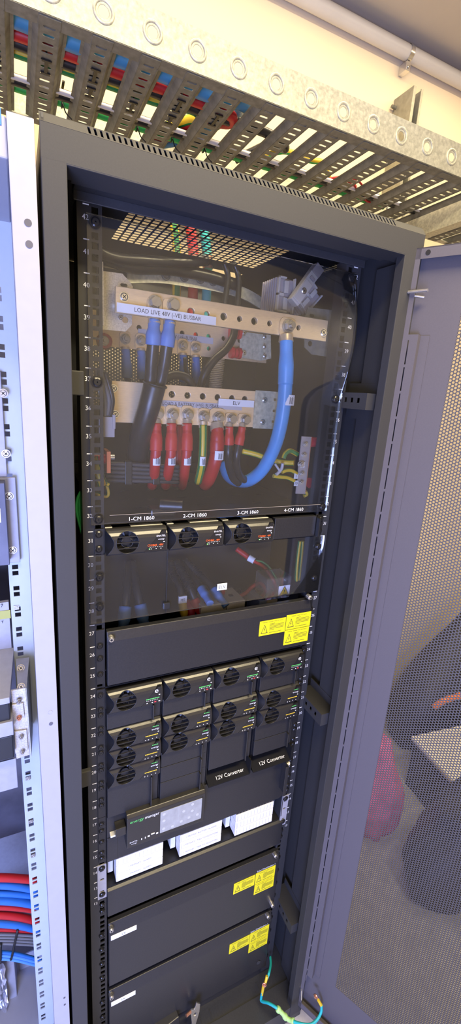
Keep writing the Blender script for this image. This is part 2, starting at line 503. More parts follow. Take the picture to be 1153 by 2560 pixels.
for i, (x, lab) in enumerate(((.46, 'left white wire loop at the back of the ladder'), (.62, 'second white wire loop at the back of the ladder'), (.80, 'third white wire loop at the back of the ladder'), (.95, 'right white wire loop at the back of the ladder'))):
    cable('thin_wire', lab, 'wire', [(x - .04, .705, TOP + .008), (x - .02, .73, TOP + .012), (x + .01, .742, TOP + .022), (x + .03, .728, TOP + .018), (x + .02, .70, TOP + .028), (x + .05, .69, TOP + .03)], .0032, 'white_plastic', 'white wire loops on the ladder')
cable('earth_cable', 'green and yellow cable looping over the rungs at the ladder bend', 'cable', [(.33, .70, TZ + .015), (.42, .64, TZ + .045), (.50, .61, TZ + .03), (.56, .63, TZ + .045), (.64, .70, TZ + .045), (.70, .74, TZ + .03)], .008, ['yellow', 'bright_green'], 'cables on the ladder', sect=gysect)
pts0 = [(.60, .66, TZ + .02), (.64, .64, TZ + .03), (.70, .65, TZ + .02), (.76, .69, TZ + .015), (.83, .70, TZ + .02)]
for i, (dx, dy, dz, lab) in enumerate(((0, 0, 0, 'thin red wire curled at the back of the ladder above the roof vents'), (.012, .012, .006, 'second thin red wire curled behind the first on the ladder'), (.04, -.012, -.004, 'short red wire curled furthest forward at the back of the ladder'))):
    cable('thin_wire', lab, 'wire', [(p[0] + dx, p[1] + dy + .012 * math.sin(j * 2 + i), p[2] + dz) for j, p in enumerate(pts0)], .0032, 'red', 'red wires on the ladder')
# droppers from the back of the ladder through the roof into the cabinet
for (x, r, m, lab, sec) in ((.006, .0100, GY, 'yellow and green dropper entering through the cabinet roof', gysect), (.047, .0125, 'red', 'red dropper entering through the cabinet roof', None), (.082, .0115, 'teal', 'teal blue dropper entering through the cabinet roof', None)):
    cable('power_cable', lab, 'cable', [(x + .002, .352, 1.82), (x + .001, .353, 1.90), (x, .352, 1.97), (x - .002, .356, 2.04), (x - .004, .40, 2.12), (x - .006, .50, 2.18)], r, m, 'coloured droppers through the roof', sect=sec)
# ties through the rung slots
for i, (rx, ry0, ry1, lab) in enumerate(((-.253, .515, .562, 'black cable tie through the slots of the rung above the left cabinet corner'), (-.153, .487, .535, 'black cable tie, longer one on the rung right of the corner'),
        (-.153, .558, .595, 'black cable tie, shorter one on the rung right of the corner'), (-.053, .558, .60, 'black cable tie on the third rung from the cabinet corner'), (.047, .487, .535, 'black cable tie, longer one on the fourth rung from the corner'), (.047, .56, .595, 'black cable tie, shorter one on the fourth rung from the corner'),
        (.147, .49, .54, 'black cable tie on the fifth rung from the corner'), (-.353, .487, .56, 'black cable tie on the rung above the white rack'), (-.353, .575, .60, 'short black cable tie on the rung above the white rack'))):
    mb = MB(); mb.box(rx - .0035, rx + .0035, ry0, ry1, TZ - .0056, TZ - .0036)
    mb.box(rx - .010, rx + .010, ry0 - .002, ry0 + .004, TZ - .006, TZ - .003); mb.box(rx - .010, rx + .010, ry1 - .004, ry1 + .002, TZ - .006, TZ - .003)
    mb.cyl((rx, ry1, TZ - .004), (rx, ry1, TZ + .03), .002); mb.cyl((rx, ry0, TZ - .004), (rx, ry0, TZ + .03), .002)
    tag(mb.build('cable_tie', 'tie'), lab, 'cable tie', 'ties on the ladder rungs')
for i, (x, lab) in enumerate(((-.205, 'black tie round the green cable at the left end of the ladder'), (-.01, 'black tie with a long tail on the green cable'), (.09, 'black tie on the green cable near the ladder middle'), (.19, 'black tie on the green cable where the red cable drops'))):
    mb = MB(); mb.ring((x, .712, TOP + .010), X, .0112, .0022, 18, 6); mb.box(x - .003, x + .003, .655, .712, TOP + .026, TOP + .029); mb.tube([(x, .700, TOP + .004), (x + .008, .695, TZ - .005), (x + .022, .690, TZ - .018)], .0015, 6)
    tag(mb.build('cable_tie', 'tie'), lab, 'cable tie', 'ties on the green cable')
# ================================================================== black equipment cabinet
FY, BY = -.100, .500              # front and back of the cabinet
cb = thing('equipment_cabinet', 'tall black equipment cabinet with its mesh door standing open', 'cabinet', (0, .2, 0))
mb = MB()
mb.box(-.306, -.303, FY + .004, BY, .05, 2.018)
mb.build('side_panel', 'cabinet_inner', cb)
mb = MB()
mb.box(.3035, .3065, FY + .03, BY, .05, 2.018)
mb.build('side_panel', 'cabinet', cb)
# front posts: folded channels
lp = MB(); lp.prism([(-.308, FY), (-.279, FY), (-.279, FY + .035), (-.283, FY + .035), (-.283, FY + .004), (-.304, FY + .004), (-.304, FY + .060), (-.308, FY + .060)], level(.02), 1.953)
lp.build('front_post', 'cabinet', cb, .0012)
rp = MB(); rp.prism([(.266, FY), (.306, FY), (.306, FY + .05), (.302, FY + .05), (.302, FY + .004), (.2690, FY + .004), (.2690, FY + .020), (.266, FY + .020)], level(.02), 1.953)
rp.build('front_post', 'cabinet', cb, .0012)
mb = MB(); mb.box(.292, .2945, FY + .030, -.004, .06, 1.97)                 # inner stiffener with its slots, behind the right post
for z in (1.80, 1.70, 1.66, 1.06, .98, .42, .34): mb.box(.2915, .2921, FY + .042, FY + .046, z - .035, z + .005)
mb.build('stiffener', 'cabinet', cb)
# header: face, slanted vent strip, underside, inner beam
hd = MB()
hd.plate([(-.308, 1.971), (.306, 1.971), (.306, 2.0075), (-.308, 2.0075)], [], front(FY), .0015)
hd.box(-.308, .306, FY, FY + .042, 1.970, 1.9715)
hd.box(-.27, .262, FY + .042, FY + .055, 1.9715, 1.9775)
hd.box(-.285, .285, FY + .055, BY, 1.990, 1.9915) if False else None
hd.build('header', 'cabinet', cb, .0008)
n = Vector((0, -.013, .010)).normalized()
up = Vector((0, .010, .013)).normalized()
vs = MB()
sl = [[(-.252 + .0073 * k - .0014, .0022), (-.252 + .0073 * k + .0016, .0022), (-.252 + .0073 * k + .0006, .0145), (-.252 + .0073 * k - .0024, .0145)] for k in range(68)]
vs.plate(rect(-.308, .306, 0, .0166), sl, (Vector((0, FY, 2.0075)), X, up, -n), .001)
vs.build('vent_strip', 'cabinet', cb)
mb = MB(); mb.box(-.306, .306, FY + .0095, FY + .030, 2.0185, 2.0200); mb.box(-.306, .306, FY + .028, FY + .030, 2.001, 2.0185); mb.build('vent_light_stop', 'cabinet_inner', cb)  # unseen cap and backing added to keep light out behind the slots
mb = MB(); mb.box(-.262, .262, -.030, .012, 1.9805, 1.999); mb.box(-.262, .262, -.004, -.001, 1.968, 1.981); mb.build('top_beam', 'cabinet_inner', cb, .001)
# roof: louvred field in the middle, small slots at the right
hs = []
for i in range(21):
    for j in range(12):
        x = -.158 + .01525 * i; y = .080 + .0150 * j
        hs.append(rect(x - .0057, x + .0057, y - .0052, y + .0052))
for i in range(8):
    x = .288 + .0 * i; y = .092 + .011 * i
    hs.append(rect(.2785 + .0015 * (i % 2), .296, y - .0025, y + .0025))
mb = MB(); mb.plate(rect(-.306, .306, FY + .015, .30), hs, level(2.0), .0005)
mb.plate(rect(-.306, .306, .30, BY), [rect(-.06, .16, .315, .44)], level(2.0), .0012)
mb.box(-.306, .306, FY + .012, BY, 2.018, 2.0195) if False else None
mb.build('roof_panel', 'cabinet_inner', cb)
# back door: perforated sheet
def hexmesh(mb, s0, s1, z0, z1, pitch, r, o, sd, nd, t, seg=12, back=False):
    """perforated sheet: hexagonal cells each with a round hole; s runs along sd, z up, thickness along nd"""
    dz = pitch; ds = pitch * math.sqrt(3) / 2
    ns = int((s1 - s0) / ds); nz = int((z1 - z0) / dz)
    a = np.arange(seg) * 2 * PI / seg
    hexr = pitch / math.sqrt(3)
    ca = np.arange(6) * PI / 3
    corner = np.stack([np.cos(ca), np.sin(ca)], 1) * hexr
    mid = (corner + np.roll(corner, -1, 0)) / 2
    outer = np.empty((12, 2)); outer[0::2] = corner; outer[1::2] = mid
    inner = np.stack([np.cos(a), np.sin(a)], 1) * r
    I, J = np.meshgrid(np.arange(ns), np.arange(nz), indexing='ij')
    S = s0 + ds * (I.ravel() + .5); Zc = z0 + dz * (J.ravel() + .5 * (I.ravel() % 2) + .5)
    cen = np.stack([S, Zc], 1)
    N = len(cen)
    Vo = (cen[:, None] + outer[None]).reshape(-1, 2); Vi = (cen[:, None] + inner[None]).reshape(-1, 2)
    key, inv = np.unique(np.round(Vo * 2e4).astype(np.int64), axis=0, return_inverse=True)
    inv = inv.ravel()
    first = np.zeros(len(key), int); first[inv] = np.arange(len(inv))
    Vo = Vo[first]; no = len(Vo)
    o = np.array(o); sd = np.array(sd); nd = np.array(nd)
    lift = lambda q, k: o + q[:, :1] * sd + q[:, 1:] * np.array([0, 0, 1.]) + k * nd
    V = np.concatenate([lift(Vo, 0), lift(Vi, 0), lift(Vi, -t)])
    ids = np.arange(N)[:, None] * 12 + np.arange(12)[None]
    nx = np.roll(ids, -1, 1)
    oi = inv[ids]; on = inv[nx]
    F1 = np.stack([oi, on, no + nx, no + ids], 2).reshape(-1, 4)
    F2 = np.stack([no + ids, no + nx, no + N * 12 + nx, no + N * 12 + ids], 2).reshape(-1, 4)
    b = len(mb.v)
    mb.v += V.tolist(); F = (np.concatenate([F1, F2]) + b).tolist()
    mb.f += F; mb.mi += [mb.m] * len(F); mb.sm += [False] * len(F)
    return mb
mb = MB()
hexmesh(mb, -.185, .13, 1.66, 1.83, .0080, .0017, (0, BY - .02, 0), (1, 0, 0), (0, -1, 0), .002)
mb.box(-.303, .303, BY - .02, BY - .018, .05, 1.661); mb.box(-.303, .303, BY - .02, BY - .018, 1.828, 1.999); mb.box(-.303, -.183, BY - .02, BY - .018, 1.661, 1.828); mb.box(.128, .303, BY - .02, BY - .018, 1.661, 1.828)
mb.build('back_door', 'cabinet_inner', cb)
mb = MB(); mb.box(-.303, .303, FY + .03, BY, .045, .055); mb.box(-.3075, .3055, FY + .0015, FY + .06, .0, .058); mb.box(-.306, .306, BY - .03, BY, 0, .05)
for x in (-.02, .02, .05, .20): mb.box(x, x + .004, FY + .06, FY + .09, .0551, .0556)
mb.build('base', 'cabinet_inner', cb, .001)
# mounting rails with square holes and the printed unit marks
for s in (-1, 1):
    hs = []
    for u in range(42):
        for dz in (.00635, .02222, .0381):
            z = .10 + u * U + dz
            hs.append(rect(s * .2325 - .00475, s * .2325 + .00475, z - .00475, z + .00475))
    mb = MB(); mb.plate(rect(min(s * .2225, s * .2575), max(s * .2225, s * .2575), .07, 1.975), hs, front(0), .002)
    xx = s * .2575; mb.box(min(xx, xx - s * .002), max(xx, xx - s * .002), .002, .045, .07, 1.975)
    xx = s * .2225
    mb.box(min(xx, xx + s * .0015), max(xx, xx + s * .0015), .002, .030, .07, 1.975)
    ra = mb.build('mounting_rail', 'black' if s < 0 else 'cabinet_inner', cb)
    mb = MB(); xm = s * .2450
    for u in range(12, 43):
        z = zu(u)
        mb.box(xm - .0042 - (0 if s < 0 else .001), xm + .0042, -.0004, -.0001, z - .0007, z + .0007)
        mb.text(str(u), .0102, (xm - .0008 if s < 0 else xm + .0022, -.0004, z - .0195), sx=.9)
    mb.build('unit_numbers', 'white_ink', ra)
# rail brackets reaching from the rails to the front posts
def bracket(z0, xo=.262, h=.027):
    b = MB(); x1 = .2940
    b.plate(rect(-.070, .028, z0, z0 + h), [rect(y - .0042, y + .0042, z0 + h * .38, z0 + h * .72) for y in (-.048, -.029, -.010)], (Vector((xo - .010, 0, 0)), Y, Z, X), .002)
    b.box(xo - .010, x1, -.070, .03, z0 + h, z0 + h + .002); b.box(xo - .010, x1, -.070, .03, z0 - .002, z0)
    b.box(xo - .010, x1, -.0715, -.070, z0 - .002, z0 + h + .002)
    b.box(x1 - .003, x1 - .001, -.075, .03, z0 + h, z0 + h + .022); b.box(x1 - .003, x1 - .001, -.075, .03, z0 - .022, z0)
    b.build('rail_bracket', 'cabinet', cb)
bracket(1.7105); bracket(.992); bracket(.318)
for z0 in (1.703, .965):
    b = MB(); b.box(-.297, -.254, -.022, -.012, z0, z0 + .036); b.box(-.3028, -.297, -.090, .03, z0 - .01, z0 + .046); b.build('rail_bracket', 'cabinet', cb, .0015)

# ------------------------------------------------------------------ the open door
DH = Vector((.2906, -.1, 0)); DD = Vector((.471, -.8821, 0)).normalized(); DN = Vector((-.8821, -.471, 0)).normalized()
def dfr(n=0):                      # 2D = (along the door, height), thickness away from the viewer
    return (DH + DN * n, DD, Z, -DN)
dr = MB(); DW = .60; DZ0, DZ1 = .052, 1.985
dr.plate(rect(0, DW, DZ0, DZ1), [rect(.086, .512, .205, 1.893)], dfr(-.018), .0015)
def dbox(mb, s0, s1, n0, n1, z0, z1):
    V = [DH + DD * s + DN * n + Z * z for z in (z0, z1) for n in (n0, n1) for s in (s0, s1)]
    return mb.add(V, [(0, 2, 3, 1), (4, 5, 7, 6), (0, 1, 5, 4), (2, 6, 7, 3), (0, 4, 6, 2), (1, 3, 7, 5)])
for s0, s1, z0, z1 in ((-.002, .0, DZ0, DZ1), (DW, DW + .002, DZ0, DZ1)): dbox(dr, s0, s1, -.018, .0, z0, z1)
dbox(dr, 0, DW, -.018, 0, DZ1 - .002, DZ1); dbox(dr, 0, DW, -.018, 0, DZ0, DZ0 + .002)
dbox(dr, 0, DW, -.0015, 0, DZ1 - .018, DZ1); dbox(dr, -.002, .0085, -.0015, 0, DZ0, DZ1); dbox(dr, 0, DW, -.0015, 0, DZ0, DZ0 + .02)
do = dr.build('door', 'door_paint', cb)
hm = MB(); hexmesh(hm, .086, .512, .205, 1.893, .0061, .00228, tuple(DH - DN * .018), tuple(DD), tuple(DN), .0011)
hm.build('mesh_panel', 'mesh_paint', do)
sp = MB()
k = 0; z = 1.838; sl = []
while z > .21:
    sl.append(rect(.0095, .0118, z - .044, z - .0025)); z -= .0465
sp.plate(rect(.0085, .0265, .19, 1.845), sl, dfr(0), .0012)
dbox(sp, .0252, .0265, -.018, -.0012, .19, 1.845); dbox(sp, .0265, .042, -.0168, -.0155, .19, 1.845)
sp.build('slotted_stiffener', 'door_paint', do)
mb = MB(); a = Vector(DH + DD * .002 + DN * .004 + Z * 1.9145); mb.cyl(a - DD * .004, a + DD * .030 + DN * .004, .0028, n=12); mb.cyl(a + DD * .004 - Z * .005 - DN * .006, a + DD * .022 - Z * .008 - DN * .01, .002)
mb.build('hinge_pin', 'zinc', do)
mb = MB(); mb.cyl(DH + DD * .02 + Z * (DZ1 - .009) + DN * .0001, DH + DD * .02 + Z * (DZ1 - .009) + DN * .0006, .0042, n=16); mb.build('pin_hole_disc', 'black', do)  # dark disc in place of the shade inside a pin hole
mb = MB(); a = DH + DD * .004 + DN * .002 + Z * .125; mb.cyl(a, a - Z * .035 + DD * .004, .0025, n=10); mb.build('hinge_pin', 'zinc', do)
# ================================================================== upper compartment: busbars, lugs, cables
def lug(parent, x, y, z, w, h, t=.004):      # flat tinned palm under a bolt at (x, z)
    mb = MB(); mb.plate(rrect(x - w / 2, x + w / 2, z - h, z + w * .62, w * .3), [], front(y - t), t)
    mb.cyl((x, y - t, z - h + .004), (x, y - t - .002, z - h - .012), w * .42, w * .40)
    return mb.build('cable_lug', 'tinned', parent)
def shrink(parent, pts, r0, r1, m, name='heat_shrink'):
    mb = MB(); mb.tube(pts, lambda t: r0 + (r1 - r0) * min(1, max(0, (t - .35) / .25)), 16)
    return mb.build(name, m, parent)
def tagplate(parent, x, y, z, w, h, rz=0, st='', name='cable_marker'):
    mb = MB(); mb.box(x - w / 2, x + w / 2, y - .0012, y, z - h / 2, z + h / 2)
    o = mb.build(name, 'label_white', parent)
    mb = MB()
    for i in range(5): mb.box(x - w * .3 + (i % 2) * w * .12, x + w * .32, y - .0016, y - .0013, z - h * .36 + i * h * .16, z - h * .30 + i * h * .16)
    mb.build('printed_text', 'ink', o)
    return o
def sticker(parent, x0, x1, z0, z1, y, st, size, m='label_white', name='label', ink='ink', t=.0008, sx=1., slope=0., align='C', lab=None):
    xd = Vector((math.cos(slope), 0, math.sin(slope))); zd = Vector((-math.sin(slope), 0, math.cos(slope)))
    o = Vector((x0, y, z0))
    mb = MB(); mb.prism(rect(0, x1 - x0, 0, z1 - z0), (o, xd, zd, Y * -1), t)
    b = mb.build(name, m, parent, label=lab)
    mb = MB(); mb.text(st, size, o + xd * (x1 - x0) * (.5 if align == 'C' else .06) + zd * ((z1 - z0) / 2 - size * .35) - Y * (t + .0003), xd, zd, align, sx)
    mb.build('printed_text', ink, b)
    return b

# galvanised mounting ears behind the front busbar
EY = .062
e1 = thing('mounting_ear', 'speckled galvanised mounting ear at the left end of the front busbar', 'bracket', (-.19, EY, 1.80), 'busbar mounting ears')
P = [at(u, v, EY) for u, v in ((246, 676), (306, 684), (326, 706), (332, 716), (330, 812), (314, 829), (246, 823))]
q = [(p[0], p[2]) for p in P]; q[0] = (-.2215, q[0][1]); q[-1] = (-.2215, q[-1][1])
hh = at(313, 800, EY)
mb = MB(); mb.plate(q, [circ(hh[0], hh[2], .0052, 16), slot(at(310, 713, EY)[0], at(310, 713, EY)[2], .012, .005)], front(EY), .002)
mb.box(-.2225, -.2205, .004, EY, q[-1][1], q[0][1])
mb.build('plate', 'galvanised_fine', e1)
add_screw(e1, (hh[0] - .008, EY, hh[2] + .003), 'zinc', .004, 'screw', washer=False)
e2 = thing('mounting_ear', 'greenish galvanised mounting ear at the right end of the front busbar', 'bracket', (.22, EY, 1.80), 'busbar mounting ears')
P = [at(u, v, EY) for u, v in ((770, 768), (838, 776), (826, 893), (780, 886), (762, 868), (762, 800))]
q = [(p[0], p[2]) for p in P]
xm = max(p[0] for p in q); q[1] = (xm, q[1][1]); q[2] = (xm, q[2][1])
h1 = at(776, 859, EY); h2 = at(781, 789, EY)
mb = MB(); mb.plate(q, [circ(h1[0], h1[2], .0055, 16), slot(h2[0], h2[2], .013, .006)], front(EY), .002)
mb.build('plate', 'galvanised_dull_shaded', e2)

# front busbar: load live
BYF = .030
bb = thing('busbar', 'long tinned front busbar with the white load live label', 'busbar', (.01, BYF, 1.833), 'busbars')
hx = [at(u, v, BYF) for u, v in ((478, 770), (518, 777), (560, 784), (600, 790), (637, 797), (675, 802), (748, 811))]
mb = MB(); mb.plate(rect(-.1975, .217, 1.8345, 1.8735), [circ(p[0], 1.8522, r, 18) for p, r in zip(hx, (.0062, .0046, .0060, .0048, .0062, .0048, .0048))], front(BYF), .008)
mb.build('bar', 'tinned', bb, .0008)
for i in range(2):
    mb = MB(); xx = (-.188, .207)[i]; mb.cyl((xx, BYF + .008, 1.8525), (xx, EY, 1.8525), .007); mb.build('standoff', 'zinc', bb)
add_screw(bb, (-.184, BYF, 1.8590), 'zinc', .0062, 'screw')
add_screw(bb, (.2085, BYF, 1.8500), 'zinc', .0062, 'screw', n=Vector((-.3, -1, .1)))
bx = [at(386, 757, BYF)[0], at(432, 764, BYF)[0]]
for x in bx:
    b = hex_bolt(bb, (x, BYF - .0035, 1.8575), .0088, stud=False)
    mb = MB(); mb.box(x + .003, x + .0045, BYF - .0125, BYF - .0118, 1.846, 1.858); mb.build('paint_mark', 'ink', b)
hex_bolt(bb, (at(719, 805, BYF)[0], BYF - .005, 1.8520), .0098)
LLX = (at(292, 770, BYF - .0145)[0], at(540, 800, BYF - .0145)[0])
sticker(bb, *LLX, 1.8335, 1.8470, BYF - .0145, 'LOAD LIVE 48V (-VE) BUSBAR', .0095, slope=0, sx=.93)

# front earth/positive busbar: load & battery
LY = .080
lb = thing('busbar', 'wide tinned lower busbar with two rows of bolt holes and red lugs', 'busbar', (-.02, LY, 1.655), 'busbars')
up_ = [at(u, v, LY) for u, v in ((385, 983), (430, 988), (469, 992), (507, 995), (544, 997), (580, 1000), (612, 1003))]
lo_ = [at(u, v, LY) for u, v in ((393, 1033), (430, 1036), (468, 1036), (508, 1041), (544, 1044), (578, 1047), (612, 1049))]
x0 = at(280, 955, LY)[0]; x1 = at(662, 980, LY)[0]
LZ1, LZ0 = 1.7295, 1.657
mb = MB(); mb.plate(rect(x0, x1, LZ0, LZ1), [circ(p[0], 1.7125, .0060, 18) for p in up_], front(LY), .006)
mb.build('bar', 'tinned', lb, .0006)
mb = MB(); xx = at(697, 985, LY)[0]; mb.plate(rect(x1 - .022, xx, LZ0 - .002, LZ1 + .002), [rect(xx - .012, xx - .006, z, z + .005) for z in (1.668, 1.690, 1.713)], front(LY - .0025), .002)
mb.box(xx - .002, xx, LY, LY + .05, LZ0, LZ1); mb.build('end_plate', 'galvanised', lb)
for (u, v) in ((662, 1000), (657, 1055)): add_screw(lb, at(u, v, LY - .0025), 'zinc', .0050, 'screw')
for (u, v) in ((284, 971), (288, 1035)): add_screw(lb, at(u, v, LY), 'zinc', .0056, 'screw')
for i, p in enumerate(lo_): hex_bolt(lb, (p[0], LY - (.006 if i == 4 else .004), p[2]), .0092 if i < 5 else .0085, stud=i < 5)
sz = .0095
_w = [p[0] for p in text_geo('LOAD & BATTERY (+VE) BUSBAR')[0]]
LBS = (at(545, 1015, LY)[0] - at(405, 1010, LY)[0]) / ((max(_w) - min(_w)) * sz)
xa, xb = at(392, 1005, LY)[0], at(605, 1015, LY)[0]
sticker(lb, xa, xb, 1.6900, 1.7010, LY - .0001, 'LOAD & BATTERY (+VE) BUSBAR', sz, 'label_grey', slope=0., sx=LBS, align='L')
xa, xb = at(545, 1000, LY)[0], at(633, 1010, LY)[0]
sticker(lb, xa, xb, 1.6972, 1.7105, LY - .003, 'ELV', .0105, lab='white label printed ELV')

# rear busbar
RY = .215
rb = thing('busbar', 'shadowed rear busbar half hidden behind the front one', 'busbar', (-.05, RY, 1.78), 'busbars')
x0 = -.216; x1 = at(668, 880, RY)[0]
tz, bz = at(420, 800, RY)[2], at(420, 882, RY)[2]
hs = [circ(at(u, v, RY)[0], tz - .022, .0052, 14) for u, v in ((348, 808), (456, 823), (490, 828), (522, 832), (560, 838), (600, 842))] + [circ(at(u, v, RY)[0], bz + .018, .0048, 14) for u, v in ((522, 875), (555, 879), (600, 884))]
mb = MB(); mb.plate(rect(x0, x1, bz, tz), hs, front(RY), .006); mb.build('bar', 'tinned', rb)
rl = []
for (u, v) in ((312, 848), (351, 852), (456, 864), (488, 870)):
    p = at(u, v, RY); hex_bolt(rb, (p[0], RY - .004, p[2]), .0082); lug(rb, p[0], RY, p[2], .022, .020); rl.append(p)
xa, xb = at(345, 840, RY)[0], at(533, 850, RY)[0]
sticker(rb, xa, xb, at(420, 846, RY)[2] - .001, at(420, 846, RY)[2] + .012, RY - .0001, 'BATTERY 48V (-VE) BUSBAR', .0105, 'label_grey', sx=.72)
p = at(262, 850, RY - .03)
ins = MB(); ins.cyl((p[0] + .004, RY, p[2]), (p[0] + .004, RY - .012, p[2]), .016, .014); ins.build('insulator', 'red_insulator', rb)
hex_bolt(rb, (p[0] + .002, RY - .012, p[2]), .007)
# galvanised plate with two red insulators beside it
gp = thing('insulator_bracket', 'folded galvanised bracket with two red insulators behind the blue cable', 'bracket', (.14, .20, 1.76), None)
gy = .20
P = [at(u, v, gy) for u, v in ((600, 828), (652, 835), (652, 902), (600, 893))]
mb = MB(); mb.plate([(p[0], p[2]) for p in P], [], front(gy), .002)
a, b = P[1], P[2]
c, d = at(677, 838, gy - .03), at(678, 896, gy - .03)
mb.add([a, b, d, c, (a[0], a[1] + .002, a[2]), (b[0], b[1] + .002, b[2]), (d[0] + .002, d[1] + .002, d[2]), (c[0] + .002, c[1] + .002, c[2])], [(0, 1, 2, 3), (7, 6, 5, 4), (3, 2, 6, 7), (0, 3, 7, 4), (1, 5, 6, 2)])
mb.build('plate', 'galvanised', gp)
for v in (832, 882):
    p = at(590, v, gy); mb = MB()
    for k in range(3): mb.cyl((p[0] - .012 + k * .009, gy + .005, p[2]), (p[0] - .005 + k * .009, gy + .005, p[2]), .0125 - .0015 * (k % 2))
    mb.build('insulator', 'red_insulator', gp)
    q = at(610, v, gy); add_screw(gp, q, 'zinc', .005, 'screw')
for v in (842, 866, 890): add_screw(gp, at(663, v, gy - .016), 'zinc', .005, 'screw')

# ---- cables on the front busbar
def dropper(name, label, pts, r, m, lugw, sh=None, shr=None, shm='red_shrink', marker=None, group=None, sect=None, up=None, lugy=None, lugm='tinned'):
    mb = MB(); mb.tube(pts, (lambda t: r * (.80 + .20 * min(1, t / .14))) if sh else r, 16, sect=sect, up=up)
    o = mb.build(name, m); tag(o, label, 'cable', group)
    p = Vector(pts[0])
    if lugw:
        l = MB(); ly = p.y if lugy is None else lugy
        l.plate(rrect(p.x - lugw / 2, p.x + lugw / 2, p.z + .002, p.z + .002 + min(.0345, lugw * 1.35), lugw * .28), [], front(ly - .0038), .0036)
        l.cyl((p.x, ly - .002, p.z + .006), (p.x, p.y, p.z - .006), lugw * .40, r * 1.02)
        l.build('cable_lug', lugm, o)
    if sh: shrink(o, sh, shr[0], shr[1], shm)
    if marker:
        mb = MB(); c = Vector(marker[0]); rr = marker[1]; h = marker[2]
        V = []; nn = 7
        for k in range(nn):
            a = -PI / 2 - .75 + 1.5 * k / (nn - 1)
            for zz in (-h / 2, h / 2): V.append((c.x + rr * math.cos(a), c.y + rr * math.sin(a), c.z + zz))
        mb.add(V, [(2 * k, 2 * k + 2, 2 * k + 3, 2 * k + 1) for k in range(nn - 1)], True)
        b = mb.build('cable_marker', 'label_white', o)
        mb = MB()
        for k in range(4): mb.box(c.x - rr * .22 + .0022 * k, c.x - rr * .22 + .0022 * k + .0009, c.y - rr - .0006, c.y - rr - .0002, c.z - h * .38, c.z + h * (.3 - .08 * (k % 2)))
        mb.build('printed_text', 'ink', b)
    return o
# two black tails under blue heat shrink, gathered into one sleeve
def pth(L): return [at(u, v, y) for u, v, y in L]
A1 = pth([(386, 800, .026), (384, 830, .024), (383, 862, .026), (379, 905, .034), (376, 950, .044), (366, 1000, .054), (352, 1060, .070), (344, 1120, .10), (341, 1200, .17)])
A2 = pth([(424, 803, .026), (421, 835, .024), (417, 866, .026), (411, 905, .034), (402, 950, .046), (388, 1000, .056), (372, 1060, .072), (362, 1120, .105), (358, 1200, .175)])
for i, Pp in enumerate((A1, A2)):
    dropper('power_cable', ('black cable under the left blue sleeve of the load live busbar', 'black cable under the second blue sleeve of the load live busbar')[i], Pp, .0105, 'dark_cable', .024, [Pp[0], Pp[1], Pp[2]], (.0098, .0128), 'blue_shrink', group='black tails on the front busbar', lugy=BYF)
S = pth([(388, 960, .046), (372, 1020, .054), (352, 1085, .078), (342, 1150, .122), (341, 1190, .160)])
mb = MB(); mb.tube(S, lambda t: .0200 - .001 * t, 20); tag(mb.build('cable_sleeve', 'dark_cable'), 'thick glossy black sleeve round the two black cables', 'sleeve')
mb = MB(); mb.ring(S[0], Vector(S[1]) - Vector(S[0]), .0202, .0020, 24, 8); tag(mb.build('cable_tie', 'tie'), 'black tie round the top of the thick black sleeve', 'cable tie')
# the big blue cable
B = pth([(716, 846, .026), (716, 900, .026), (714, 960, .028), (709, 1020, .034), (698, 1080, .044), (681, 1130, .060), (655, 1175, .082), (625, 1200, .110), (598, 1203, .135), (573, 1190, .165), (560, 1160, .19)])
bc = dropper('power_cable', 'thick bright blue cable curving down from the right of the front busbar', B, .0142, 'blue_big', .032, [B[0], B[1], B[2]], (.0128, .0152), 'blue_big', marker=(at(718, 1000, .030), .0150, .020), lugy=BYF)
# red cables on the lower busbar
for i, (u, ub, lab) in enumerate(((391, 386, 'red cable on the leftmost visible bolt of the lower busbar'), (429, 420, 'red cable on the second visible bolt of the lower busbar'), (468, 461, 'red cable on the third visible bolt of the lower busbar'))):
    Pp = pth([(u, 1058, LY - .006), (u, 1090, LY - .008), (u - 1, 1126, LY - .010), (u - 3, 1150, LY - .006), (ub, 1185, LY + .01), (ub - 6, 1215, LY + .05)])
    dropper('power_cable', lab, Pp, .0100, 'red', .023, [Pp[0], Pp[1], Pp[2]], (.0096, .0118), 'red_shrink', marker=(at(u - 2, 1150, LY - .0075), .0106, .018), group='red cables on the lower busbar', lugy=LY)
for i, (u, lab) in enumerate(((448, 'red cable half hidden behind the second front red cable'), (484 - 32, 'red cable hidden behind the third front red cable'))):
    Pp = pth([(u - 3, 1062, .13), (u - 4, 1110, .13), (u - 6, 1160, .13), (u - 12, 1210, .16)])
    cable('power_cable', lab, 'cable', Pp, .010, 'red', 'red cables behind the lower busbar')
Pp = pth([(508, 1062, LY - .004), (508, 1095, LY - .006), (507, 1130, LY - .006), (504, 1165, LY), (495, 1205, LY + .03)])
dropper('earth_cable', 'green and yellow striped cable on the fourth bolt of the lower busbar', Pp, .0082, GY, .022, None, None, sect=lambda k, n: 1 if (k // 2) % 2 else 0, marker=(at(504, 1152, LY - .008), .0088, .018), up=(1, 0, 0), lugy=LY)
Pp = pth([(544, 1068, LY - .008), (543, 1100, LY - .010), (542, 1130, LY - .008), (536, 1160, LY - .002), (524, 1195, LY + .02), (512, 1212, LY + .05)])
dropper('power_cable', 'thickest red cable on the wide lug of the lower busbar', Pp, .0136, 'red', .034, [Pp[0], Pp[1], Pp[2]], (.0122, .0146), 'red', marker=(at(543, 1137, LY - .012), .0140, .018), lugy=LY)
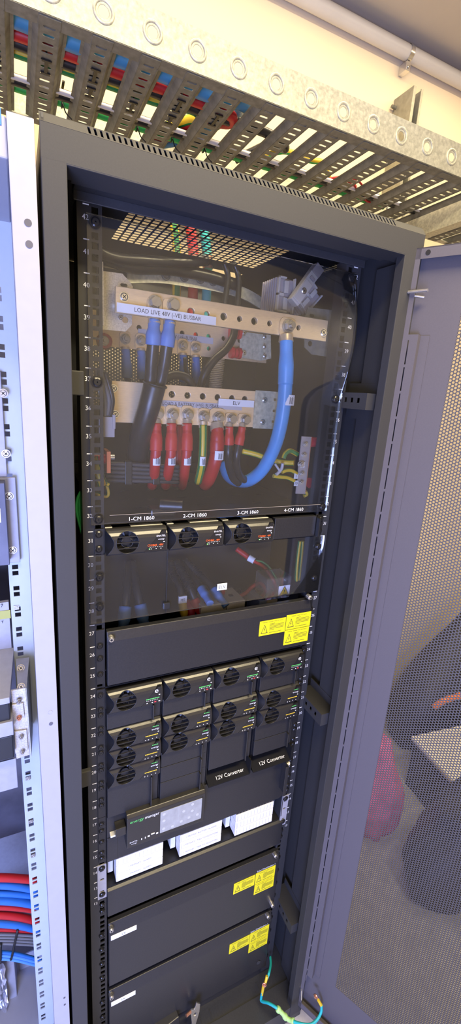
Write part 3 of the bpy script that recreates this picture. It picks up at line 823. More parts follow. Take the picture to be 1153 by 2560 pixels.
for i, (u, L, lab) in enumerate(((574, [(574, 1066), (573, 1090), (572, 1112), (571, 1135), (573, 1165), (583, 1195), (597, 1208)], 'black cable with a short red boot beside the thickest red cable'),
                                 (606, [(606, 1067), (602, 1088), (597, 1112), (592, 1140), (592, 1165), (600, 1190), (612, 1200)], 'black cable with a short red boot at the right end of the lower busbar'))):
    Pp = pth([(a, b, LY - .006 + .012 * max(0, k - 3)) for k, (a, b) in enumerate(L)])
    dropper('power_cable', lab, Pp, .0082, 'dark_cable', .018, [Pp[0], Pp[1], Pp[2]], (.0080, .0102), 'red_shrink', group='black cables with red boots', lugy=LY)
# rear tails
for i, (p, lab) in enumerate(zip(rl, ('grey blue booted cable on the leftmost rear bolt', 'grey blue booted cable on the second rear bolt', 'dark blue booted cable on the third rear bolt', 'dark blue booted cable on the fourth rear bolt'))):
    Pp = [(p[0], RY - .006, p[2] - .020), (p[0] + .002, RY - .008, p[2] - .045), (p[0] + .004, RY - .006, p[2] - .075), (p[0] + .018 - .02 * (i > 1), RY, p[2] - .13), (p[0] + .03 - .04 * (i > 1), RY + .02, p[2] - .19)]
    o = dropper('power_cable', lab, Pp, .0065, 'dark_cable', 0, Pp[:3], (.0088, .0105), 'blue_shrink' if i < 2 else 'blue', group='tails on the rear busbar')
lp_ = pth([(588, 800, .20), (584, 840, .19), (566, 872, .18), (536, 900, .17), (512, 935, .17), (500, 975, .18)])
cable('power_cable', 'dark blue grey cable looping down behind the front busbar middle', 'cable', lp_, .0085, 'dark_cable')
lp_ = pth([(402, 975, .14), (412, 950, .14), (435, 938, .14), (462, 942, .14), (478, 958, .14), (486, 985, .15)])
cable('power_cable', 'black cable arching just above the lower busbar', 'cable', lp_, .0085, 'dark_cable')
lp_ = pth([(462, 895, .20), (466, 930, .19), (480, 960, .18), (495, 985, .17)])
cable('thin_wire', 'thin dark wire running down behind the arched black cable', 'wire', lp_, .004, 'dark_cable')
# grey corrugated conduit standing at the back
cc = MB()
p0, p1 = Vector(at(538, 985, .40)), Vector(at(545, 895, .40))
N = 20
for k in range(N):
    a = p0.lerp(p1, k / N); b = p0.lerp(p1, (k + .55) / N); cc.cyl(a, b, .0185, n=20); cc.cyl(b, p0.lerp(p1, (k + 1) / N), .0160, n=20)
tag(cc.build('corrugated_conduit', 'grey_plastic'), 'grey corrugated conduit standing against the mesh back', 'conduit')
# stack of flat black cables strapped together, running across behind the acrylic
yb = .092
for k in range(5):
    v0, v1 = 1161 + 10.2 * k, 1165 + 9.6 * k
    Pp = [at(262, v0 - 2, yb), at(330, v0, yb), at(400, v1, yb), at(447, v1 + 2, yb + .005)]
    mb = MB(); mb.tube(Pp, .0042, 10)
    tag(mb.build('flat_cable', 'flat_black'), ('topmost', 'second from top', 'middle', 'second from bottom', 'lowest')[k] + ' of the five black cables strapped in a flat stack', 'cable', 'flat stack of black cables')
for (u, lab) in ((322, 'black strap round the left of the flat cable stack'), (393, 'black strap round the right of the flat cable stack')):
    a = at(u, 1153, yb - .006); b = at(u + 1, 1212, yb - .006)
    mb = MB(); mb.box(a[0] - .007, a[0] + .007, yb - .0065, yb + .0065, b[2], a[2]); tag(mb.build('cable_strap', 'tie', bevel=.0015), lab, 'strap', 'straps on the flat cable stack')

# left earth bar: orange strip with red insulators, green and yellow wires
ob = thing('earth_bar', 'orange edged earth bar with red insulators at the lower left of the rail', 'busbar', (-.21, .03, 1.57))
p = at(271, 1128, .03); q = at(273, 1182, .03)
mb = MB(); mb.box(p[0] - .0035, p[0] + .0035, .026, .070, q[2], p[2]); mb.build('bar', 'orange', ob, .001)
for k in range(2):
    mb = MB(); c = at(243 + 17 * k, 1147, .04); mb.cyl((c[0] - .007, .04, c[2]), (c[0] + .005, .04, c[2]), .0095, .0082); mb.cyl((c[0] + .005, .04, c[2]), (c[0] + .008, .04, c[2]), .006); mb.build('insulator', 'red_insulator', ob)
mb = MB(); c = at(280, 1143, .035); mb.cyl((c[0] - .006, .035, c[2]), (c[0] + .004, .035, c[2]), .005, n=6); mb.build('bolt', 'zinc', ob)
E_ = [([(232, 1142), (240, 1170), (250, 1195), (257, 1213)], .0085, 'widest green and yellow wire fanning down the left rail'), ([(236, 1150), (250, 1185), (262, 1205), (272, 1212)], .004, 'thin green and yellow wire beside the widest one at left'), ([(233, 1232), (248, 1237), (262, 1241), (270, 1238), (270, 1225), (262, 1200), (256, 1185)], .0032, 'white and yellow wire looping at the lower left of the compartment')]
for i, (L, r, lab) in enumerate(E_):
    cable('earth_wire', lab, 'wire', [at(u, v, .035 + .004 * i) for u, v in L], r, GY, 'wires at the left earth bar', sect=gysect, n=12)
# grey plug with cream wires hanging at the left
pl = thing('wire_plug', 'pinkish grey plastic plug hanging from wires at the left rail', 'plug', at(268, 1075, .03))
c = at(266, 1065, .03)
mb = MB(); mb.box(c[0] - .013, c[0] + .013, .024, .040, c[2] - .018, c[2] + .016, None); mb.box(c[0] + .009, c[0] + .014, .022, .042, c[2] - .004, c[2] + .020); mb.build('body', 'grey_plastic', pl, .001)
for i, (L, m, lab) in enumerate((([(252, 925), (262, 960), (272, 1000), (268, 1040)], 'grey_cable', 'dark grey wire bowing into the grey plug'), ([(248, 920), (255, 965), (262, 1005), (262, 1042)], 'grey_cable', 'grey wire beside the bowed one above the plug'), ([(238, 925), (246, 965), (256, 1010), (258, 1044)], 'cream_plastic', 'cream wire running down the left rail to the plug'), ([(262, 930), (276, 975), (281, 1005), (274, 1042)], 'dark_cable', 'black wire bowing furthest right above the plug'))):
    cable('thin_wire', lab, 'wire', [at(u, v, .032) for u, v in L], .0042 if i != 2 else .0024, m, 'wires above the grey plug')

# right earth bar: upright copper edged bar on two red insulators
rbz1, rbz0 = at(760, 1091, .05)[2], at(754, 1234, .05)[2]
eb = thing('earth_bar', 'upright tinned earth bar on red insulators beside the right rail', 'busbar', (.205, .05, rbz0))
xa = at(758, 1160, .05)[0]
M = Matrix.Translation((xa, .05, 0)) @ Matrix.Rotation(-.30, 4, 'Z')
mb = MB(); mb.box(-.0105, .0115, -.002, .003, rbz0, rbz1, M); mb.build('bar', 'grey_tin', eb, .0006)
mb = MB(); mb.box(.0116, .0124, -.002, .003, rbz0, rbz1, M); mb.build('cut_edge', 'copper', eb)
nv = (M.to_3x3() @ Vector((0, -1, 0)))
for v in (1105, 1207):
    c = Vector(at(784, v, .055)); mb = MB(); mb.cyl(c - X * .012, c + X * .006, .0118, .0105, 14); mb.cyl(c + X * .006, c + X * .009, .0105, .007, 14); mb.build('insulator', 'red_insulator', eb)
for k, v in enumerate((1110, 1137, 1160, 1183, 1205)):
    c = Vector((xa, .05, at(755, v, .05)[2])) + nv * .002
    hex_bolt(eb, c + X * (-.001 if k != 2 else -.006), .0048 if k != 2 else .0062, n=nv)
for i, (v, st) in enumerate(((1162, '11'), (1190, '1'), (1208, '10'))):
    c = Vector(at(757 if i == 0 else 740, v, .045)); mb = MB(); mb.box(c.x - .005, c.x + .005, c.y - .001, c.y, c.z - .006, c.z + .006)
    b = mb.build('number_tag', 'label_white', eb); mb = MB(); mb.text(st, .008, (c.x, c.y - .0014, c.z - .0028)); mb.build('printed_text', 'ink', b)
for i, (L, r, lab) in enumerate((([(606, 1128), (640, 1136), (680, 1150), (712, 1156), (735, 1157)], .0062, 'longest green and yellow wire reaching the right earth bar'), ([(709, 1146), (714, 1134), (726, 1127), (744, 1136)], .0052, 'green and yellow wire looping to the upper bolt of the right earth bar'),
        ([(705, 1180), (715, 1176), (728, 1176), (742, 1184)], .0046, 'green and yellow wire to the fourth bolt of the right earth bar'), ([(684, 1190), (700, 1192), (718, 1194), (736, 1202)], .0046, 'lowest green and yellow wire at the right earth bar'), ([(764, 1228), (767, 1236), (760, 1240)], .0040, 'short yellow wire end under the right earth bar'))):
    cable('earth_wire', lab, 'wire', [at(u, v, .10 - .013 * j if i == 0 else .048) for j, (u, v) in enumerate(L)], r, GY, 'wires at the right earth bar', sect=gysect, n=12)
mb = MB(); mb.tube([at(u, v, .044) for u, v in ((707, 1158), (704, 1172), (694, 1184), (690, 1186))], .0035, 8); mb.tube([at(u, v, .044) for u, v in ((688, 1160), (698, 1175), (700, 1182))], .0025, 8)
tag(mb.build('cable_tie', 'clear_tie'), 'pale translucent tie gathering the wires left of the right earth bar', 'cable tie')

# grey ribbed plastic cable clamps above the busbar at right
def ribbed(name, lab, o, ang, W, H, D):
    t = thing(name, lab, 'clamp', o, 'ribbed clamps')
    M = Matrix.Translation(o) @ Matrix.Rotation(ang, 4, 'Y')
    mb = MB()
    mb.box(-W / 2 + .003, W / 2 - .003, .004, D, -H / 2 + .003, H / 2 - .003, M)
    for k in range(7):
        y = .012 + k * (D - .014) / 7
        mb.box(-W / 2, W / 2, y, y + (D - .014) / 14, -H / 2, H / 2, M)
    mb.build('ribbed_body', 'grey_plastic', t, .0015)
    f = MB()
    for lo in ((-W / 2, -W / 2 + .0035, -H / 2, H / 2), (W / 2 - .0035, W / 2, -H / 2, H / 2), (-W / 2, -W * .05, H / 2 - .0035, H / 2), (-W / 2, W * .1, -H / 2, -H / 2 + .0035), (-W / 2, -W * .15, -.003, .003), (-W * .16, W * .10, H * .05, H * .40), (-W * .16, W * .10, -H * .42, -H * .07)):
        f.box(lo[0], lo[1], -.003, .006, lo[2], lo[3], M)
    f.build('front_frame', 'white_plastic' if False else 'pvc', t, .001)
    return t
cy = .10
ribbed('cable_clamp', 'upright grey ribbed plastic clamp above the front busbar at right', Vector(at(715, 738, cy)), 0, .040, .066, .075)
ribbed('cable_clamp', 'tilted grey ribbed plastic clamp, the right one of the pair', Vector(at(775, 745, cy)), .72, .036, .052, .085)
tc_ = thing('terminal_clip', 'slanted pale grey clip with a screw lying across the two ribbed clamps', 'clip', at(770, 710, .075))
c = Vector(at(769, 712, .072)); M = Matrix.Translation(c) @ Matrix.Rotation(.62, 4, 'Y')
mb = MB(); mb.box(-.0105, .0105, 0, .018, -.044, .044, M); mb.box(-.0098, .0098, -.003, 0, -.040, .006, M); mb.build('body', 'pvc', tc_, .0012)
mb = MB(); mb.box(-.0105, .0105, -.002, .016, .026, .046, M); mb.box(-.006, .006, -.004, 0, .012, .018, M); mb.build('end_stop', 'grey_plastic', tc_, .001)
add_screw(tc_, M @ Vector((0, -.003, -.016)), 'zinc', .006, 'screw', washer=False)

# solid strip and dark arcs standing in for a reflection in the acrylic
st = thing('reflected_strip', 'curved strip with round collars standing in for a reflection in the tall acrylic cover', 'bracket', (-.02, .30, 1.93))
Pp = [at(u, v, .30) for u, v in ((318, 690), (400, 690), (470, 700), (540, 712), (610, 732), (660, 760))]
P_ = spline(Pp, 5); mb = MB(); V = []
for p in P_: V += [p + Z * .012, p - Z * .014, p + Y * .004 + Z * .012, p + Y * .004 - Z * .014]
F = []
for i in range(len(P_) - 1):
    a = 4 * i; b = a + 4
    F += [(a, a + 1, b + 1, b), (a + 2, b + 2, b + 3, a + 3), (a, b, b + 2, a + 2), (a + 1, a + 3, b + 3, b + 1)]
mb.add(V, F); mb.build('strip', 'galvanised', st)
for (u, v) in ((415, 688), (461, 692), (501, 697), (533, 703)):
    mb = MB(); c = Vector(at(u, v, .299)); mb.ring(c, Y, .008, .0028, 18, 8); mb.cyl(c, c - Y * .001, .0055); mb.build('collar', 'galvanised_dull_shaded', st)
for i, (L, r, lab) in enumerate((([(215, 590), (240, 622), (290, 645), (370, 652), (460, 655), (520, 650)], .011, 'upper dark arc of the stand-in reflection sweeping across the top of the compartment'), ([(225, 605), (260, 640), (330, 668), (420, 672), (520, 690), (600, 715)], .013, 'lower dark arc of the stand-in reflection sweeping across the top of the compartment'),
        ([(560, 655), (570, 690), (566, 730), (560, 770)], .0065, 'black cable hanging at the right of the coloured droppers'), ([(583, 655), (596, 690), (596, 740), (590, 800)], .0065, 'black cable hanging furthest right behind the front busbar'))):
    cable('reflected_arc' if i < 2 else 'power_cable', lab, 'reflection' if i < 2 else 'cable', [at(u, v, .27 + .02 * (i == 1)) for u, v in L], r, 'dark_cable', 'stand-in reflection arcs at the top' if i < 2 else 'black hanging cables', n=16)  # the first two tubes give solid form to reflected dark arcs
for i, u in enumerate((487, 521)):
    c = Vector(at(u, 655, .30)); mb = MB(); mb.cyl(c + Z * .012, c - Z * .006, .0095, n=6); mb.cyl(c - Z * .006, c - Z * .014, .011); tag(mb.build('cable_gland', 'copper'), ('brass cable gland under the red dropper', 'brass cable gland under the teal dropper')[i], 'gland', 'brass glands under the roof')
# slotted shelf at the bottom of the compartment
hs = []
for j, (y, n_) in enumerate(((.03, 6), (.09, 6), (.16, 6), (.24, 6), (.33, 6))):
    for k in range(n_): x = -.17 + .066 * k + .02 * (j % 2); hs.append([(x, y), (x + .026, y + .006), (x + .026, y + .010), (x, y + .004)])
sh = MB(); sh.plate(rect(-.222, .222, .004, .46), hs, level(1.4895), .0015); sh.box(-.222, .222, .46, .4615, 1.4895, 1.52)
tag(sh.build('slotted_shelf', 'panel'), 'dark slotted shelf plate under the busbar compartment', 'shelf')
cl_ = thing('cable_duct_clip', 'black plastic duct clip lying on the slotted shelf', 'clip', at(408, 1258, .03))
mb = MB(); a = Vector(at(374, 1268, .03)); mb.box(a.x, a.x + .048, .02, .05, 1.4912, 1.507); mb.build('body', 'module', cl_, .003)
mb = MB(); mb.cyl((a.x + .02, .028, 1.513), (a.x + .058, .012, 1.513), .011, n=14); mb.build('barrel', 'grey_plastic' if False else 'panel', cl_)

# clear front sheets -------------------------------------------------
def bow(x, z, z0, z1):             # outward bow of the right edge between its fixings
    k = max(0, (x - .02) / .225)
    za, zb = 1.948, 1.726
    t = (z - zb) / (za - zb)
    b = math.sin(PI * min(1, max(0, t))) if 0 < t < 1 else 0
    return -.022 * k * k * b
def sheet(name, lab, x0, x1, z0, z1, nx, nz, y, fb, t=.003):
    th = thing(name, lab, 'cover', (0, y, z0), 'clear covers')
    mb = MB(); V = []; F = []
    for j in range(nz + 1):
        for i in range(nx + 1):
            x = x0 + (x1 - x0) * i / nx; z = z0 + (z1 - z0) * j / nz
            V.append((x, y + fb(x, z), z))
    n_ = len(V); V += [(p[0], p[1] - t, p[2]) for p in V]
    id_ = lambda i, j: j * (nx + 1) + i
    for j in range(nz):
        for i in range(nx):
            F.append((id_(i, j), id_(i, j + 1), id_(i + 1, j + 1), id_(i + 1, j))); F.append((n_ + id_(i, j), n_ + id_(i + 1, j), n_ + id_(i + 1, j + 1), n_ + id_(i, j + 1)))
    mb.add(V, F, True)
    E2 = []
    for j in range(nz):
        for i in (0, nx):
            a, b = id_(i, j), id_(i, j + 1); E2.append((a, b, n_ + b, n_ + a) if i else (b, a, n_ + a, n_ + b))
    for i in range(nx):
        for j in (0, nz):
            a, b = id_(i, j), id_(i + 1, j); E2.append((b, a, n_ + a, n_ + b) if j else (a, b, n_ + b, n_ + a))
    mb.add(V, E2)
    mb.build('sheet', 'acrylic', th)
    return th
ac = sheet('acrylic_cover', 'tall clear acrylic cover in front of the busbar compartment', -.2445, .2445, 1.4905, 1.9555, 24, 30, -.0015, lambda x, z: bow(x, z, 0, 0))
for (x, z) in ((-.2325, 1.9455), (-.2325, 1.7245), (-.2325, 1.5005), (.2325, 1.9455), (.2325, 1.7245), (.2325, 1.5005)): add_screw(ac, (x, -.0046, z), r=.0066 if abs(z - 1.7245) > .01 or x > 0 else .0072)
mb = MB()
for i, x in enumerate((-.158, -.058, .053, .160)): mb.text('%d-CM 1860' % (i + 1), .0098, (x, -.0049, 1.4945 + .0005), sx=1.05)
mb.build('printed_text', 'white_ink', ac)
mb = MB(); mb.box(-.214, .226, -.0056, -.0044, 1.5066, 1.5069); mb.build('score_line', 'grey_plastic', ac)
# ================================================================== power modules
PF = -.010                         # plane of the module fronts
def fan_module(name, label, kind, w, h, loc, group):
    t = thing(name, label, 'power module', loc, group)
    ox, oy, oz = loc
    cx_, cz_, R = .335 * w, .49 * h, .0196
    hh = [0, .08, .5, .66, .78, .88, .95, 1.0]; yy = [-.0095, -.0125, -.0128, -.0122, -.0104, -.0070, -.0035, .001]
    prof = lambda z: float(np.interp(z / h, hh, yy))
    # outline with the finger scoop bitten out of the left edge
    arc = [(.0008 + .0125 * math.sin(PI * k / 10), h * (.97 - .94 * k / 10)) for k in range(11)]
    ol = [(.0, .0), (w - .001, 0), (w - .001, h), (0, h)] if False else [(w - .001, .0005), (w - .001, h), (.0012, h)] + arc[1:-1] + [(.0012, .0005)]
    mb = MB()
    mb.plate(ol, [circ(cx_, cz_, R, 28)], (Vector((ox, oy, oz)), X, Z, Y), .0015, zcuts=[h * q for q in hh[1:-1]] + [h * .6, h * .72, h * .83, h * .915], prof=lambda a, b: prof(b))
    mb.box(ox + .0005, ox + w - .001, oy + .006, oy + .06, oz + .0005, oz + h - .0005)
    mb.box(ox + w - .0025, ox + w - .001, oy - .008, oy + .006, oz + .0005, oz + h * .9)
    mb.build('housing', 'module', t)
    mb = MB()                      # scoop: curved inner wall, coloured black to stand for its shade
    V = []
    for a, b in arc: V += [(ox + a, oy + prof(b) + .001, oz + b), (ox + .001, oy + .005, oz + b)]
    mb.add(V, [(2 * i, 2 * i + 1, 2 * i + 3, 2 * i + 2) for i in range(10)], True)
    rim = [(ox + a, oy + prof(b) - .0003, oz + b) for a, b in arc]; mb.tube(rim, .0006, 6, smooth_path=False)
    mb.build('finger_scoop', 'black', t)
    mb = MB()                      # fan bowl
    n = 28
    V = [(ox + cx_ + R * math.cos(2 * PI * k / n), oy + prof(cz_ + R * math.sin(2 * PI * k / n)) + .0006, oz + cz_ + R * math.sin(2 * PI * k / n)) for k in range(n)] + \
        [(ox + cx_ + R * .9 * math.cos(2 * PI * k / n), oy + .0055, oz + cz_ + R * .9 * math.sin(2 * PI * k / n)) for k in range(n)]
    mb.add(V, [(k, (k + 1) % n, n + (k + 1) % n, n + k) for k in range(n)] + [tuple(range(n, 2 * n))])
    mb.build('fan_bowl', 'black', t)
    mb = MB()
    mb.cyl((ox + cx_, oy + .005, oz + cz_), (ox + cx_, oy - .001, oz + cz_), .0085, n=18)
    for k in range(7):
        a = 2 * PI * k / 7; d = Vector((math.cos(a), 0, math.sin(a))); e = Vector((-math.sin(a), 0, math.cos(a))); c = Vector((ox + cx_, oy + .002, oz + cz_))
        mb.add([c + d * .008, c + d * .0165, c + d * .0165 + e * .006 + Y * .003, c + d * .008 + e * .004 + Y * .003], [(0, 1, 2, 3)])
    mb.build('fan', 'black', t)
    mb = MB()
    for q in (.27, .50, .73) if kind == 'c' else (.30, .52, .72):
        zz = q * h; dx = math.sqrt(max(0, R * R - (zz - cz_) ** 2)); y = prof(zz)
        mb.box(ox + cx_ - dx, ox + cx_ + dx, oy + y - .0004, oy + y + .0016, oz + zz - .0007, oz + zz + .0007)
    if kind == 'c':
        mb.ring((ox + cx_, oy - .009, oz + cz_), Y, .0098, .0007, 24, 6)
    else:
        for dx, q in ((-.010, .45), (.011, .62), (.004, .30)): mb.box(ox + cx_ + dx, ox + cx_ + dx + .001, oy - .010, oy - .004, oz + q * h, oz + q * h + .004)
    P = [(ox + cx_ + R * math.cos(2 * PI * k / 36), oy + prof(cz_ + R * math.sin(2 * PI * k / 36)) - .0003, oz + cz_ + R * math.sin(2 * PI * k / 36)) for k in range(37)]
    mb.tube(P, .0006, 6, smooth_path=False)
    mb.build('fan_grille', 'module', t)
    # triangular flat panel with the printing
    tri = [(.60 * w, .06 * h), (.965 * w, .06 * h), (.965 * w, .90 * h), (.905 * w, .90 * h)]
    mb = MB(); mb.prism(tri, (Vector((ox, oy, oz)), X, Z, -Y), .0131); lp = mb.build('label_panel', 'black_gloss', t)
    yf = oy - .0134
    def tx(s, size, ax, az, m, al='L', sx=1.):
        b = MB(); b.text(s, size, (ox + ax * w, yf, oz + az * h), align=al, sx=sx); b.build('printed_text', m, lp)
    def dots(L, m, sz=.0011):
        b = MB()
        for a, z, k in L: b.box(ox + a * w - sz * k, ox + a * w + sz * k, yf - .0001, yf + .0002, oz + z * h - sz * .7, oz + z * h + sz * .7)
        b.build('printed_icons', m, lp)
    if kind == 'c':
        tx('ENATEL', .0046, .80, .66, 'white_ink', sx=1.05); tx('energy', .0042, .83, .53, 'white_ink')
        tx('CM1860 - 48V', .0052, .655, .285, 'orange_ink', sx=.93)
        dots([(.93, .44, 1.0)], 'white_ink'); dots([(.72, .17, .8), (.80, .17, .8), (.88, .17, .9)], 'white_plastic', .0009); dots([(.69, .17, .9)], 'green_led'); dots([(.70 + .03 * k, .245, .8) for k in range(8)], 'white_ink', .0007)
    elif kind == 'e':
        tx('e', .0165, .835, .62, 'white_ink', sx=1.1); dots([(.93, .50, 1.1)], 'white_ink', .0013)
        dots([(.70 + .031 * k, .36, 1.0) for k in range(8)], 'green_ink', .0014); dots([(.70 + .033 * k, .275, .9) for k in range(7)], 'white_ink', .0008); dots([(.705, .16, 1), (.80, .16, 1), (.93, .165, 1.6)], 'white_ink', .0011); dots([(.855, .165, 1.2)], 'red_ink', .0016)
    else:
        tx('energy', .0058, .80, .60, 'white_ink'); dots([(.83 + .03 * k, .78, 1.0) for k in range(4)], 'green_ink', .0012); dots([(.93, .47, 1)], 'white_ink', .0013)
        dots([(.70 + .030 * k, .34, 1.0) for k in range(8)], 'yellow_ink', .0013); dots([(.69, .14, 1), (.745, .14, 1), (.82, .16, .8), (.90, .165, 1)], 'white_plastic', .0010)
    return t
colx = [-.2230, -.1122, -.0010, .1125]; cw = .1085
CMZ = 1.4385; CMH = .0450
labs = ['leftmost orange lettered fan module under the tall acrylic cover', 'middle orange lettered fan module under the tall acrylic cover', 'rightmost orange lettered fan module, beside the blank slot']
m0 = fan_module('fan_module', labs[0], 'c', cw, CMH, (colx[0], PF, CMZ), 'orange lettered fan modules')
for i in (1, 2): dup(m0, (colx[i], PF, CMZ), labs[i])
for i in range(3):
    pass
cbk = thing('module_shelf', 'black module shelf holding the orange lettered fan modules', 'shelf', (0, .1, 1.43))
mb = MB(); mb.box(-.2235, .2235, .0, .35, 1.4345, 1.4375); mb.box(-.2235, .2235, .30, .35, 1.4375, 1.4860); mb.build('tray', 'panel', cbk)
for s in (-1, 1):
    mb = MB(); mb.box(min(s * .2240, s * .2390), max(s * .2240, s * .2390), -.0035, -.0005, 1.4375, 1.4830); mb.build('ear', 'black', cbk)
for s in (-1, 1):
    for z in (1.447, 1.474): add_screw(cbk, (s * .2325, -.0035, z), r=.0056)
for i in range(3):
    for a, b in ((.046, .104), (.002, .014)):
        mb = MB(); mb.box(colx[i] + a, colx[i] + b, -.001, .012, CMZ + CMH - .0002, CMZ + CMH + .0008); mb.build('top_label', 'cream_plastic', cbk)
bs = thing('blank_plate', 'plain black blank plate right of the orange lettered modules', 'blank plate', (.167, PF, CMZ), None)
mb = MB(); mb.box(.1145, .216, PF, PF + .05, CMZ, CMZ + CMH); mb.build('plate', 'panel', bs, .001)
mb = MB(); mb.box(.2165, .2205, PF - .012, PF + .03, CMZ + .001, CMZ + CMH - .003); mb.build('pull_edge', 'black_gloss', bs, .001)

# converter field: four columns
rows = {'e': 1.1175, 'a': 1.0315, 'b': .9865, 'c': .9415}
eH = .0440; sH = .0448
elabs = ['first green lettered fan module from the left', 'second green lettered fan module from the left', 'third green lettered fan module from the left', 'rightmost green lettered fan module, at the right rail']
me = fan_module('fan_module', elabs[0], 'e', cw, eH, (colx[0], PF, rows['e']), 'green lettered fan modules')
for i in (1, 2, 3): dup(me, (colx[i], PF, rows['e']), elabs[i])
ms = None
spos = [(0, 'a', 'upper yellow lettered fan module of the left column'), (0, 'b', 'middle yellow lettered fan module of the left column'), (0, 'c', 'lowest yellow lettered fan module of the left column'), (1, 'a', 'upper yellow lettered fan module of the second column'), (1, 'b', 'lower yellow lettered fan module of the second column'),
        (2, 'a', 'upper yellow lettered fan module of the third column'), (2, 'b', 'lower yellow lettered fan module of the third column'), (3, 'a', 'upper yellow lettered fan module of the right column'), (3, 'b', 'lower yellow lettered fan module of the right column')]
for c, r, lab in spos:
    if ms is None: ms = fan_module('fan_module', lab, 's', cw, sH, (colx[c], PF, rows[r]), 'yellow lettered fan modules')
    else: dup(ms, (colx[c], PF, rows[r]), lab)
def blank(lab, c, z0, z1, lip=True, w=.090):
    t = thing('blank_plate', lab, 'blank plate', (colx[c] + .05, PF, z0), 'black blank plates')
    mb = MB(); mb.box(colx[c] + .001, colx[c] + w, PF - .004, PF + .05, z0 + .0004, z1 - .0004); mb.build('plate', 'panel', t, .0008)
    mb = MB(); mb.box(colx[c] + w + .001, colx[c] + cw - .001, PF + .002, PF + .05, z0, z1); mb.build('side_strip', 'panel', t)
    if lip:
        mb = MB(); mb.box(colx[c] + w - .001, colx[c] + w + .002, PF - .012, PF - .002, z0 + .003, z1 - .002); mb.build('pull_edge', 'module', t, .001)
    return t
for c, lab in enumerate(('blank plate under the first green lettered module', 'blank plate under the second green lettered module', 'blank plate under the third green lettered module', 'blank plate under the rightmost green lettered module')):
    blank(lab, c, 1.0775, 1.1170)
blank('tall blank plate at the foot of the left column', 0, .8600, .9405)
blank('upper of three blank plates at the foot of the second column', 1, .9480, .9860); blank('middle of three blank plates at the foot of the second column', 1, .9080, .9475); blank('lowest of three blank plates at the foot of the second column', 1, .8560, .9075)
blank('tall blank plate above the left converter pocket', 2, .9000, .9860)
blank('upper of two blank plates in the right column', 3, .9430, .9860); blank('lower of two blank plates in the right column', 3, .9000, .9425)
for i, c in enumerate((2, 3)):
    t = thing('converter_pocket', ('open pocket lettered 12V Converter in the third column', 'open pocket lettered 12V Converter in the right column')[i], 'shelf', (colx[c] + .05, PF, .857), 'converter pockets')
    x0, x1 = colx[c] + .001, colx[c] + cw - .003
    mb = MB(); mb.add([(x0, PF + .05, .899), (x1, PF + .05, .899), (x1, PF + .046, .868), (x0, PF + .046, .868)], [(0, 1, 2, 3)]); mb.box(x0, x1, PF - .012, PF + .05, .8595, .8612)
    mb.box(x0, x1, PF + .048, PF + .052, .859, .8995); mb.box(x1 - .0005, x1 + .0015, PF - .012, PF + .05, .8612, .8985)
    mb.add([(x0, PF - .012, .8612), (x1, PF - .012, .8612), (x1, PF + .046, .890), (x0, PF + .046, .890)], [(0, 1, 2, 3)])
    p = mb.build('pocket', 'matte_black', t)
    n_ = Vector((0, -.0288, .058)).normalized(); u_ = Vector((0, .058, .0288)).normalized()
    mb = MB(); mb.text('12V Converter', .0118, Vector((x0 + .058, PF - .004, .8652)) + n_ * .0006, X, u_); mb.build('printed_text', 'white_ink', t)
# shelf body carrying the field, with screws up both sides
hb = thing('module_chassis', 'black module frame holding the four columns of converter modules', 'frame', (0, .05, .85))
mb = MB(); mb.box(-.2238, .2238, .05, .30, .853, 1.1645); mb.box(-.2238, .2238, .0, .3, 1.1625, 1.1650)
for c in (1, 2, 3): mb.box(colx[c] - .0016, colx[c] - .0004, -.008, .05, .860, 1.162)
mb.build('body', 'black', hb)
for s in (-1, 1):
    mb = MB(); mb.box(min(s * .2242, s * .2390), max(s * .2242, s * .2390), -.0035, -.0005, .856, 1.1640); mb.build('ear', 'black', hb)
for s in (-1, 1):
    for z in (1.152, 1.1195, 1.1075, 1.076, 1.064, 1.032, 1.0195, .989, .977, .945, .932, .902, .888): add_screw(hb, (s * .2325, -.0035, z), r=.0052)

# ================================================================== warning panel and the other fronts
def warning(parent, x0, z0, w, h, y, head):
    b = MB(); b.prism(rect(x0, x0 + w, z0, z0 + h), (Vector((0, y, 0)), X, Z, -Y), .0006); lb_ = b.build('warning_label', 'warning_yellow', parent, label='yellow warning label')
    yf = y - .0009; k = MB()
    a = Vector((x0 + w * .065, yf, z0 + h * .15)); B = w * .26; Hh = h * .60
    tri = [(0, 0), (B, 0), (B / 2, Hh)]; i2 = [(B * .10, Hh * .06), (B * .90, Hh * .06), (B / 2, Hh * .88)]
    V = [a + X * p + Z * q for p, q in tri] + [a + X * p + Z * q for p, q in i2]
    k.add(V, [(0, 1, 4, 3), (1, 2, 5, 4), (2, 0, 3, 5)])
    bolt_ = [(.52, .66), (.40, .36), (.50, .38), (.42, .14), (.60, .46), (.50, .44), (.58, .66)]
    V = [a + X * (p * B) + Z * (q * Hh) for p, q in bolt_]; k.add(V, [(0, 1, 2, 5, 6), (2, 3, 4, 5)])
    k.build('warning_symbol', 'ink', lb_)
    k = MB(); k.text(head, h * .088, (x0 + w * .5, yf, z0 + h * .86), sx=.9 * w / (h * 1.95))
    for i, (l, r) in enumerate(((.40, .58), (.38, .93), (.38, .95), (.38, .93), (.38, .92), (.38, .56), (.0, .0), (.38, .86))):
        if r: k.box(x0 + w * l, x0 + w * r, yf, yf + .0001, z0 + h * (.73 - .085 * i), z0 + h * (.73 - .085 * i) + h * .022)
    k.build('printed_text', 'ink', lb_)
